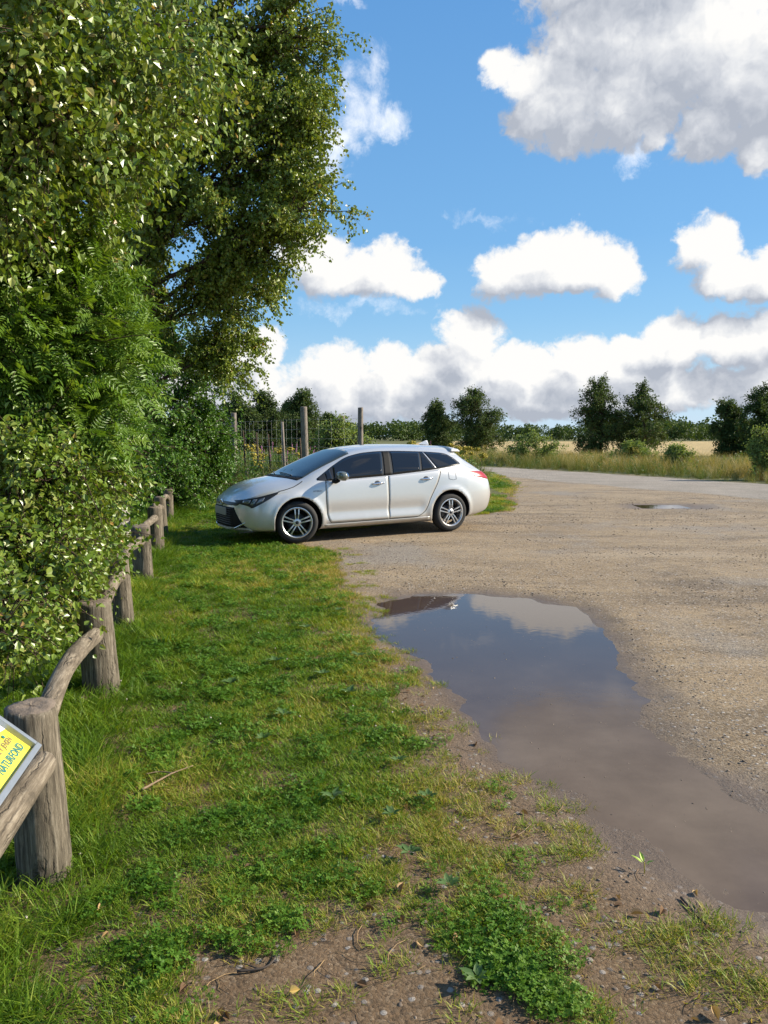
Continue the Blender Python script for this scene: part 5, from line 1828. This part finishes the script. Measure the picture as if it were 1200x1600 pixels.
for (x0, x1, y0, y1, den, s0, s1_) in ((-1.2, 2.2, 1.4, 3.0, 800, .0022, .0095), (-.2, 3.5, 3.0, 6.0, 900, .003, .012), (-.6, 6, 6, 11, 420, .004, .015), (-1, 10, 11, 20, 110, .006, .022)):
    m = int((x1 - x0) * (y1 - y0) * den)
    x = x0 + (x1 - x0) * G_.random(m); y = y0 + (y1 - y0) * G_.random(m)
    lw = lawnness(x, y)
    sd_ = sdf(PUDDLE, x, y)
    cl = vn.fbm(x, y, 1.1, 4)
    keep = (G_.random(m) < np.clip(1 - lw * 1.3, .02, 1) * np.clip(1 - bare_earth(x, y), .25, 1) * np.clip((cl - .36) * 4.5, .12, 1.0)) & (sd_ < -.02) & ~((sd_ > -.16) & (G_.random(m) < .6))
    x, y = x[keep], y[keep]; m = len(x)
    s = s0 + (s1_ - s0) * G_.random(m) ** 4.0
    P.append(np.stack([x, y, height(x, y) - s * .08], -1)); S_.append(s)
for (x0, x1, y0, y1, m, s0, s1_) in ((.5, 2.1, 2.3, 4.2, 420, .002, .007), (.0, 1.9, 4.2, 7.4, 160, .003, .008)):
    x = x0 + (x1 - x0) * G_.random(m); y = y0 + (y1 - y0) * G_.random(m)
    k_ = sdf(PUDDLE, x, y) > -.05; x, y = x[k_], y[k_]
    s = s0 + (s1_ - s0) * G_.random(len(x)) ** 3
    P.append(np.stack([x, y, np.maximum(height(x, y), -.25 * s) + 0 * s], -1)); S_.append(s)
P = np.concatenate(P); S_ = np.concatenate(S_); n = len(P)
print("stones", n)
rot = np.stack([G_.normal(size=n) * .25, G_.normal(size=n) * .25, G_.random(n) * 2 * PI], -1)
scatter("loose_gravel", P, rot, S_, G_.integers(0, 6, n), np.clip(.34 + G_.normal(size=n) * .18, 0, 1), st_protos)

# dead leaves and bits of stalk on the worn earth
lf = []
for k in range(3):
    D = np.array([[1, 0, .1]]); V, F, T_ = leaves_mesh(np.array([[0, 0, .004]]), D, np.array([[0, .3, 1.0]]), np.array([.034]), np.array([.02]), fold=.35 + .2 * k, tint=np.array([.5]))
    lf.append(proto("dead", V, F, dead_mat))
for k in range(2):
    pts = np.cumsum(np.concatenate([np.zeros((1, 3)), np.array([[.018, .002, .0005]]) + G_.normal(size=(5, 3)) * np.array([.004, .005, .001])]), 0) + np.array([0, 0, .004])
    V, F4, F3 = tube(pts, .0011, 4); o = MB().add2(V, F4, F3)
    lf.append(o.build("stalk", dead_mat, None, False, attrs={'shade': np.full(len(V), .5)}))
m = 900
x = -1.0 + 2.3 * G_.random(m); y = 1.4 + 3.2 * G_.random(m) ** 1.3
lw = lawnness(x, y); keep = (G_.random(m) < np.clip(.9 - abs(lw - .35) * 1.2, .05, 1)) & (sdf(PUDDLE, x, y) < -.05)
x, y = x[keep], y[keep]; n = len(x)
ik = np.where(G_.random(n) < .35, G_.integers(0, 3, n), G_.integers(3, 5, n))
scatter("leaf_litter", np.stack([x, y, height(x, y) + .001], -1), np.stack([G_.normal(size=n) * .15, G_.normal(size=n) * .15, G_.random(n) * 6.28], -1), .5 + .8 * G_.random(n), ik, G_.random(n), lf)


# ------------------------------------------------------------------ single plants and sticks in the lawn
def rosette(g, n=8, L=.09, Wd=.05):
    a = np.arange(n) * 2 * PI / n + g.normal(size=n) * .25
    D = np.stack([np.cos(a), np.sin(a), .25 + .35 * g.random(n)], -1)
    Nn = np.stack([-np.cos(a) * .3, -np.sin(a) * .3, np.ones(n)], -1)
    ll = L * (.6 + .6 * g.random(n))
    return leaves_mesh(np.stack([.006 * np.cos(a), .006 * np.sin(a), np.full(n, .012)], -1), D, Nn, ll, ll * Wd / L, fold=.14, tint=np.clip(.5 + g.normal(size=n) * .2, 0, 1))


plant_leaf = leaf_material("plantain_leaf", [(0, (.055, .11, .02)), (.5, (.085, .15, .035)), (1, (.15, .21, .075))], .25, .38)
PL_SPOTS = [(445, 1125), (622, 1200), (668, 1255), (612, 1285), (560, 1030), (505, 1060), (478, 985), (545, 1090), (410, 1165), (520, 1255), (700, 1395), (640, 1345), (745, 1545), (430, 1040), (530, 960), (360, 1075)]
for k, (px_, py_) in enumerate(PL_SPOTS):
    x, y = gp(px_, py_, .02)
    g = np.random.default_rng(300 + k)
    big_ = .044 if py_ > 1150 else .056
    V, F, T_ = rosette(g, 8 + k % 4, big_, big_ * .55)
    o = np_obj("plantain", V, F, plant_leaf, None, True, attrs={'tint': T_})
    o.location = (x, y, gz(x, y) + .018)
    o.rotation_euler = (0, 0, g.random() * 6)
    tag(o, "broad-leaved plantain rosette growing low among the lawn grass", "plant", "plantain rosettes in the lawn")


def stick(name, label, pxs, rad, mat, zoff=.02, fork=None, cat="stick"):
    P_ = []
    for (px_, py_) in pxs:
        x, y = gp(px_, py_, .04); P_.append((x, y, gz(x, y) + zoff + rad))
    P_ = np.array(P_)
    t = np.linspace(0, 1, 16); s = np.linspace(0, 1, len(P_))
    q = np.stack([pchip(s, P_[:, j], t) for j in range(3)], -1)
    c = q[0].copy()
    m = MB().add2(*tube(q - c, np.linspace(rad, rad * .4, 16), 7, wob=.08))
    if fork:
        F_ = []
        for (px_, py_) in fork:
            x, y = gp(px_, py_, .04); F_.append((x, y, gz(x, y) + zoff + rad))
        F_ = np.array(F_); s2 = np.linspace(0, 1, len(F_))
        q2 = np.stack([pchip(s2, F_[:, j], t) for j in range(3)], -1)
        m.add2(*tube(q2 - c, np.linspace(rad * .7, rad * .3, 16), 6, wob=.08))
    o = m.build(name, mat); o.location = c
    return tag(o, label, cat)


twig_m = pbr("dry_twig", (.22, .15, .09), .85, noise_amt=.4, noise_scale=60)
twig_d = pbr("dark_twig", (.050, .036, .026), .8, noise_amt=.4, noise_scale=60)
stick("fallen_twig", "thin dry forked twig lying on the lawn to the right of the front log post", [(222, 1240), (245, 1228), (270, 1215), (302, 1203)], .0055, twig_m, .03, [(270, 1215), (250, 1212), (228, 1216)])
stick("fallen_twig", "dark wet twig lying on the mud at the near edge of the puddle", [(1065, 1392), (1078, 1410), (1092, 1428), (1110, 1447)], .005, twig_d, .002, [(1085, 1418), (1090, 1405), (1088, 1398)])
stick("fallen_twig", "pale curved straw on bare earth between the grass and the puddle", [(770, 1303), (795, 1306), (815, 1297), (830, 1283)], .0028, twig_m, .004)
stick("fallen_twig", "brown twig lying on the worn bare earth at the bottom of the lawn", [(370, 1513), (405, 1510), (425, 1500), (434, 1482)], .004, twig_d, .004, [(405, 1510), (380, 1500)])
V, F, T_ = leaves_mesh(np.array([[0, 0, .006]]), np.array([[1, .2, .1]]), np.array([[-.1, -.5, .8]]), np.array([.030]), np.array([.024]), fold=.35, tint=np.array([.5]))
o = np_obj("fallen_leaf", V, F, pbr("yellow_leaf", (.62, .42, .12), .6), None, False)
x, y = gp(452, 1558, .02); o.location = (x, y, gz(x, y) + .006); tag(o, "single yellow fallen leaf on the bare earth at the bottom of the lawn", "leaf")
g = np.random.default_rng(9)
V, F, T_ = rosette(g, 4, .05, .018)
V[:, 2] += .035
o = np_obj("seedling", V, F, pbr("seedling_leaf", (.30, .42, .03), .5), None, False)
stalk = MB().add2(*tube([(0, 0, -.02), (.002, 0, .02), (0, 0, .05)], .002, 5)).build("stem", petal_y, o)
x, y = gp(1006, 1368, .0); o.location = (x, y, .0); tag(o, "tiny yellow green seedling poking up at the edge of the puddle", "plant")

# ------------------------------------------------------------------ tall meadow behind the car and the verge along the road
def spike_proto(g, h, mat, nm, n=26, r0=.035):
    V = []; F = []; c = 0
    bm = bmesh.new(); bmesh.ops.create_icosphere(bm, subdivisions=1, radius=1); Vi = np.array([v.co[:] for v in bm.verts]); bm.verts.index_update()
    Fi = np.array([[v.index for v in f.verts] for f in bm.faces]); bm.free()
    m = MB()
    for k in range(n):
        t = g.random()
        a = g.random() * 6.28; r = r0 * (1.1 - t)
        m.add(Vi * (.010 + .012 * g.random()) + np.array([r * math.cos(a), r * math.sin(a), h * (.55 + .45 * t)]), Fi)
    return m.build(nm, mat, None, False)


def umbel_proto(g, h, mat, nm):
    bm = bmesh.new(); bmesh.ops.create_icosphere(bm, subdivisions=1, radius=1); Vi = np.array([v.co[:] for v in bm.verts]); bm.verts.index_update()
    Fi = np.array([[v.index for v in f.verts] for f in bm.faces]); bm.free()
    m = MB()
    for k in range(34):
        a = g.random() * 6.28; r = .16 * math.sqrt(g.random())
        m.add(Vi * np.array([.022, .022, .012]) * (.7 + .6 * g.random()) + np.array([r * math.cos(a), r * math.sin(a), h * (.86 + .18 * g.random()) - r * .3]), Fi)
    return m.build(nm, mat, None, False)


def leafy_stem_proto(g, h, n=46):
    P_ = np.stack([g.normal(size=n) * .09, g.normal(size=n) * .09, h * g.random(n) ** .8], -1)
    D = rnd_unit(g, n) * .8 + np.array([0, 0, .4])
    V, F, T_ = leaves_mesh(P_, D, rnd_unit(g, n) * .7 + np.array([.2, 0, .6]), .09 + .07 * g.random(n), .024 + .016 * g.random(n), tint=g.random(n))
    return proto("leafy", V, F, weed_mat, T_)


mp_ = []
for k in range(4):
    V, F, sh = blades(G_, 40, .72, .16, .008, .42, lean=.16); mp_.append(proto("tall", V, F, straw_mat, sh))
for k in range(2): mp_.append(leafy_stem_proto(G_, .75))
mp_.append(spike_proto(G_, 1.05, petal_p, "spike"))
mp_.append(umbel_proto(G_, .95, petal_y, "umbel"))
for k in range(2):
    V, F, sh = blades(G_, 34, .30, .16, .007, .6, lean=.3); mp_.append(proto("short", V, F, straw_mat, sh))


def meadow(x, y, gold, flowers, hs):
    n = len(x)
    r = G_.random(n)
    patch = vn.fbm(x + 9, y, .22, 3)
    i = np.where(r < .52, G_.integers(0, 4, n), np.where(r < .52 + .40 * (1 - gold), 4 + G_.integers(0, 2, n), G_.integers(0, 4, n)))
    fp = flowers * .05
    u_ = G_.random(n)
    i = np.where((u_ < fp) & (patch > .5), 6, i)
    i = np.where((u_ > 1 - fp) & (patch < .53), 7, i)
    t = np.clip(.22 + gold * .55 + (vn2.fbm(x, y, .35, 4) - .5) * .8 + G_.normal(size=n) * .1, 0, 1)
    s = hs * (.65 + .6 * G_.random(n))
    return i, t, s


xs, ys, gs, fs, hs_ = [], [], [], [], []
m = 9000
x = -16 + 21 * G_.random(m); y = 16.5 + 34 * G_.random(m) ** 1.4
e = lawn_edge(y) - x
lawn_back = np.interp(x, [-16, -8, -5, -3.3, -1, 1, 2.1, 3, 5], [22, 21, 20.5, 18.6, 16.9, 16.9, 19.5, 27, 32])
keep = (e > .6) & (y > lawn_back) & (np.abs(side_of_road(x, y)) > 2.9)
xs.append(x[keep]); ys.append(y[keep]); gs.append(np.full(keep.sum(), .25)); fs.append(np.full(keep.sum(), 1.0)); hs_.append(np.clip((y[keep] - lawn_back[keep]) * .4 + .55, 0, 1.0))
m = 26000
x = -6 + 50 * G_.random(m); y = 2 + 68 * G_.random(m)
sd_ = side_of_road(x, y)
keep = (sd_ > 2.75) & (sd_ < 13) & (x < y * .62 + 2) & (x > -4)
near_ = G_.random(m) < np.where(sd_ < 5, 1, .75)
keep &= near_
xs.append(x[keep]); ys.append(y[keep]); gs.append(np.clip((sd_[keep] - 3.2) / 2, .15, .85)); fs.append(np.where(x[keep] < 8, .25, .05)); hs_.append(np.clip(.35 + (sd_[keep] - 2.7) * .30, .3, .95))
x = np.concatenate(xs); y = np.concatenate(ys); gg = np.concatenate(gs); ff = np.concatenate(fs); hh = np.concatenate(hs_)
i, t, s = meadow(x, y, gg, ff, hh)
n = len(x); print("meadow", n)
scatter("meadow_growth", np.stack([x, y, height(x, y)], -1), np.stack([G_.normal(size=n) * .06, G_.normal(size=n) * .06, G_.random(n) * 6.28], -1), s, i, t, mp_)


# tansy beside the road behind the car's tail, one plant each
def tansy(x, y, h, seed, label, group):
    g = np.random.default_rng(seed)
    r = empty("tansy_plant", (x, y, gz(x, y)))
    tag(r, label, "plant", group)
    st = MB()
    bm = bmesh.new(); bmesh.ops.create_icosphere(bm, subdivisions=1, radius=1); Vi = np.array([v.co[:] for v in bm.verts]); bm.verts.index_update()
    Fi = np.array([[v.index for v in f.verts] for f in bm.faces]); bm.free()
    bm = bmesh.new(); bmesh.ops.create_icosphere(bm, subdivisions=3, radius=1); Vi3 = np.array([v.co[:] for v in bm.verts]); bm.verts.index_update()
    Fi3 = np.array([[v.index for v in f.verts] for f in bm.faces]); bm.free()
    LPs = []
    for k in range(6):
        a = g.random() * 6.28; q = .26 * math.sqrt(g.random())
        top = np.array([q * math.cos(a) * 1.3, q * math.sin(a) * 1.3, h * (.72 + .3 * g.random())])
        st.add2(*tube([np.array([q * .4 * math.cos(a), q * .4 * math.sin(a), -.03]), top * np.array([.7, .7, .5]), top], [.006, .005, .003], 5))
        Vh = Vi3 * (np.array([.075, .075, .045]) * (.7 + .6 * g.random()))
        Vh = Vh * (1 + .33 * g.normal(size=(len(Vh), 1))) + top
        MB().add(Vh, Fi3).build("flower_head", petal_y, r, False)
        for j in range(12): LPs.append(top * np.array([.8, .8, 1]) * np.array([1, 1, .2 + .7 * g.random()]))
    st.build("stems", bark_brown, r)
    LPs = np.array(LPs) + g.normal(size=(len(LPs), 3)) * .03
    V, F, T_ = leaves_mesh(LPs, rnd_unit(g, len(LPs)) + np.array([0, 0, .3]), rnd_unit(g, len(LPs)) * .6 + np.array([0, 0, .8]), .10 + .06 * g.random(len(LPs)), .035 + .02 * g.random(len(LPs)), tint=g.random(len(LPs)))
    np_obj("leaves", V, F, willow_leaf, r, False, attrs={'tint': T_})


for k, (px_, d, h, lb) in enumerate(((722, 18.5, 1.45, "tallest yellow flowered tansy right behind the car's rear roof corner"), (655, 18.2, 1.35, "yellow flowered tansy showing over the car's roof beside the roof aerial"),
                                     (738, 19.5, 1.25, "yellow flowered tansy standing in tall grass to the right of the car's tail"), (400, 21.5, 1.25, "yellow flowered tansy inside the wire fence left of the thin stake"), (450, 22.5, 1.3, "yellow flowered tansy inside the wire fence right of the thin stake"))):
    p = at(px_, 700, d); tansy(p[0], p[1], h, 500 + k, lb, "yellow tansy plants behind the car")

# ------------------------------------------------------------------ wire deer fence behind the car
dfence = empty("wire_fence", (-1.85, 18.0, gz(-1.85, 18.0)))
tag(dfence, "tall wire mesh fence on rough wooden posts in the meadow behind the car", "fence")
OW = np.array(dfence.location)
old_wood = wood_material("old_fence_wood", (.10, .085, .07), (.21, .18, .15), (.33, .29, .25))
wire_m = pbr("galvanised_wire", (.36, .36, .34), .5, .3)
NODES = [(-8.0, 34.0), (-6.2, 28.0), (-4.28, 22.0), (-1.82, 18.0), (-.55, 17.9)]
WPOST = [((-6.5, 28.3), 2.05, .06), ((-6.0, 27.6), 2.1, .07), ((-4.28, 22.0), 2.2, .075), ((-1.82, 18.0), 2.22, .075), ((-.55, 17.9), 2.20, .065), ((-1.35, 25.0), 2.2, .08)]
for k, ((x, y), h, r) in enumerate(WPOST):
    z = gz(x, y)
    V, F, mi = make_post(x, y, h, r, lean=((0, 0), (.0, 0), (.005, 0), (-.022, 0), (.004, 0), (0, 0))[k], seed=80 + k)
    o = np_obj("post", V, F, None, dfence, True, mats=[old_wood, wood_top], mat_idx=mi)
    o.location = Vector((x, y, z)) - dfence.location
for k, (px_, d, h) in enumerate(((445, 20.2, 1.92), (383, 21.6, 1.7), (403, 21.1, 1.65), (421, 20.7, 1.6), (470, 18.6, 1.5))):
    p = at(px_, 700, d)
    V, F4, F3 = tube([(0, 0, -.1), (.01 * k - .02, 0, h * .5), (-.06 + .01 * k, 0, h)], .034 if k == 0 else .022, 8, wob=.03)
    o = MB().add2(V, F4, F3).build("stake", old_wood if k == 0 else bark_brown, dfence)
    o.location = Vector((p[0], p[1], gz(p[0], p[1]))) - dfence.location
wm = MB()
for k in range(len(NODES) - 1):
    a = np.array([*NODES[k], gz(*NODES[k])]); b = np.array([*NODES[k + 1], gz(*NODES[k + 1])])
    ln = np.linalg.norm(b - a)
    t = np.linspace(0, 1, 8)[:, None]
    for q, zz in enumerate((.2, .32, .45, .6, .76, .93, 1.11, 1.3, 1.5, 1.72, 1.95)):
        pts = a + (b - a) * t; pts[:, 2] += zz - .02 * np.sin(PI * t[:, 0]) + .006 * G_.normal(size=8)
        wm.add2(*tube(pts - OW, .0020, 4))
    for s in np.arange(0, ln, .30):
        p = a + (b - a) * s / ln
        wm.add2(*tube([p - OW + [0, 0, .2], p - OW + [.004, 0, 1.0], p - OW + [0, 0, 1.95]], .0011, 4))
wm.build("wire_mesh", wire_m, dfence)
p = at(386, 745, 20.6)
V, F, mi = make_post(p[0], p[1], .68, .05, seed=95)
o = np_obj("stub_post", V, F, None, None, True, mats=[old_wood, wood_top], mat_idx=mi); o.location = (p[0], p[1], gz(p[0], p[1]))
tag(o, "short pale wooden stub post just above the car's bonnet against the bushes", "post")

# ------------------------------------------------------------------ trees in the distance
def far_tree(name, label, px, d, top, w_px, seed, mat, group, base=None, leaf=.15, subs=15, twigs=9, leaves=14, shape='round', lowf=.12):
    p = at(px, 690, d); X, Y = p[0], p[1]
    h = at(px, top, d)[2]
    g = np.random.default_rng(seed)
    w = w_px / 1200 * d / 2
    bl = []
    nb = 6
    for k in range(nb):
        f = k / (nb - 1)
        z = h * (lowf + (.90 - lowf) * f)
        prof = (math.sin(PI * (.28 + .60 * f)) if shape == 'round' else 1.1 - .75 * f)
        q = g.normal(size=2) * w * .28 * (1 - .4 * f)
        bl.append(((X + q[0], Y + q[1], z), (w * .85 * prof + .1, w * .8 * prof + .1, h * .17)))
        if k < nb - 1:
            s = 1 if k % 2 else -1
            bl.append(((X + s * w * .66 * prof, Y + g.normal() * w * .3, z + .05 * h * g.normal()), (w * .5 * prof + .1, w * .5 * prof + .1, h * .13), .8))
    return grow_tree(name, label, "tree" if 'tree' in name else "bush", [(X, Y, -.1), (X + .1, Y, h * .4), (X, Y + .1, h * .85)], .022 * h, bl, mat, bark_brown, seed,
                     subs=subs, twigs=twigs, twig_len=.16 * h * .8, leaves=leaves, leaf_len=leaf, leaf_w=leaf * .66, droop=.25, group=group, jitter=.18, limb_r=.010 * h, twig_r=.010)


willow_pale = leaf_material("pale_willow_leaf", [(0, (.11, .17, .045)), (.5, (.18, .245, .07)), (1, (.27, .32, .11))], .35, .55, .25)
g1 = "separate trees standing in the grain field"
far_tree("field_tree", "smaller rounded tree with a bare side branch left of the tree above the car's tail", 682, 74, 628, 44, 601, far_leaf, g1)
far_tree("field_tree", "broad two-lobed tree standing above the rear end of the car", 746, 72, 611, 84, 602, far_leaf, g1)
far_tree("field_tree", "tallest darkest field tree with a dense upright crown right of the field's middle", 938, 68, 595, 78, 603, far_leaf, g1, subs=14)
far_tree("field_tree", "looser lighter tree touching the right side of the tallest dark field tree", 1004, 67, 606, 84, 604, far_leaf, g1, subs=12)
far_tree("field_tree", "slim tree in the clump at the right edge of the photo nearest the field", 1142, 60, 625, 50, 605, far_leaf, g1)
far_tree("field_tree", "tall tree cut by the right edge of the photo", 1186, 58, 608, 66, 606, far_leaf, g1, subs=12)
g2 = "trees beyond the wire fence"
for k, (px_, d, tp, w_, lb) in enumerate(((372, 60, 622, 70, "leftmost tree of the row beyond the wire fence, half behind the birch"), (412, 62, 618, 66, "wide low-crowned tree in the middle of the row beyond the wire fence"),
                                         (474, 58, 612, 58, "highest tree of the row beyond the wire fence, behind the thick leaning post"), (440, 70, 632, 60, "small tree in the dip of the row beyond the wire fence"), (515, 66, 648, 50, "last low tree of the row, between the two thick fence posts"),
                                         (325, 64, 628, 80, "tree of the row beyond the fence mostly hidden by the birch leaves"))):
    far_tree("background_tree", lb, px_, d, tp, w_, 620 + k, far_leaf, g2)
far_tree("willow_bush", "light green willow bush beside the wire fence above the car's windscreen", 528, 21.5, 660, 95, 640, willow_pale, None, leaf=.075, subs=12, twigs=8, leaves=12, lowf=.35)
g3 = "young willows along the verge"
far_tree("willow_bush", "pale green willow clump in the verge left of the tallest dark field tree", 835, 42, 676, 84, 641, willow_pale, g3, leaf=.09, lowf=.25, subs=7, twigs=6)
far_tree("willow_bush", "small pale willow bush in front of the looser field tree", 990, 40, 690, 60, 642, willow_pale, g3, leaf=.09, lowf=.3, subs=6)
far_tree("willow_bush", "thin leafy sapling in the verge at the right edge of the photo", 1192, 27, 672, 26, 643, willow_pale, g3, leaf=.07, lowf=.3, subs=5)
far_tree("willow_bush", "tiny willow bush in the verge between the sapling and the looser field tree", 1060, 34, 697, 40, 644, willow_pale, g3, leaf=.08, lowf=.3, subs=5)

# the wood on the horizon: one mass nobody could count
g = np.random.default_rng(800)
LPs, LS = [], []
for k in range(520):
    if k < 380:
        X = -190 + 460 * g.random(); Y = 255 + 60 * g.random(); h = 4.2 + 2.6 * vn.fbm(np.array([X]), np.array([3.]), .03, 3)[0] + 1.2 * g.random() + (2.0 if X < -60 else 0)
    else:
        X = 120 + 330 * g.random(); Y = 420 + 60 * g.random(); h = 9 + 5 * g.random()
    r = h * (.45 + .25 * g.random())
    m = 220
    v = rnd_unit(g, m) * (g.random((m, 1)) ** .35)
    LPs.append(np.array([X, Y, h * .52]) + v * np.array([r, r, h * .5])); LS.append(np.full(m, h * .13))
LPs = np.concatenate(LPs); LS = np.concatenate(LS); n = len(LPs)
V, F, T_ = leaves_mesh(LPs, rnd_unit(g, n), rnd_unit(g, n), LS * (.7 + .6 * g.random(n)), LS * .8, tint=np.clip(.4 + g.normal(size=n) * .2, 0, 1))
tag(np_obj("distant_wood", V, F, far_leaf, None, False, attrs={'tint': T_}), kind='stuff')
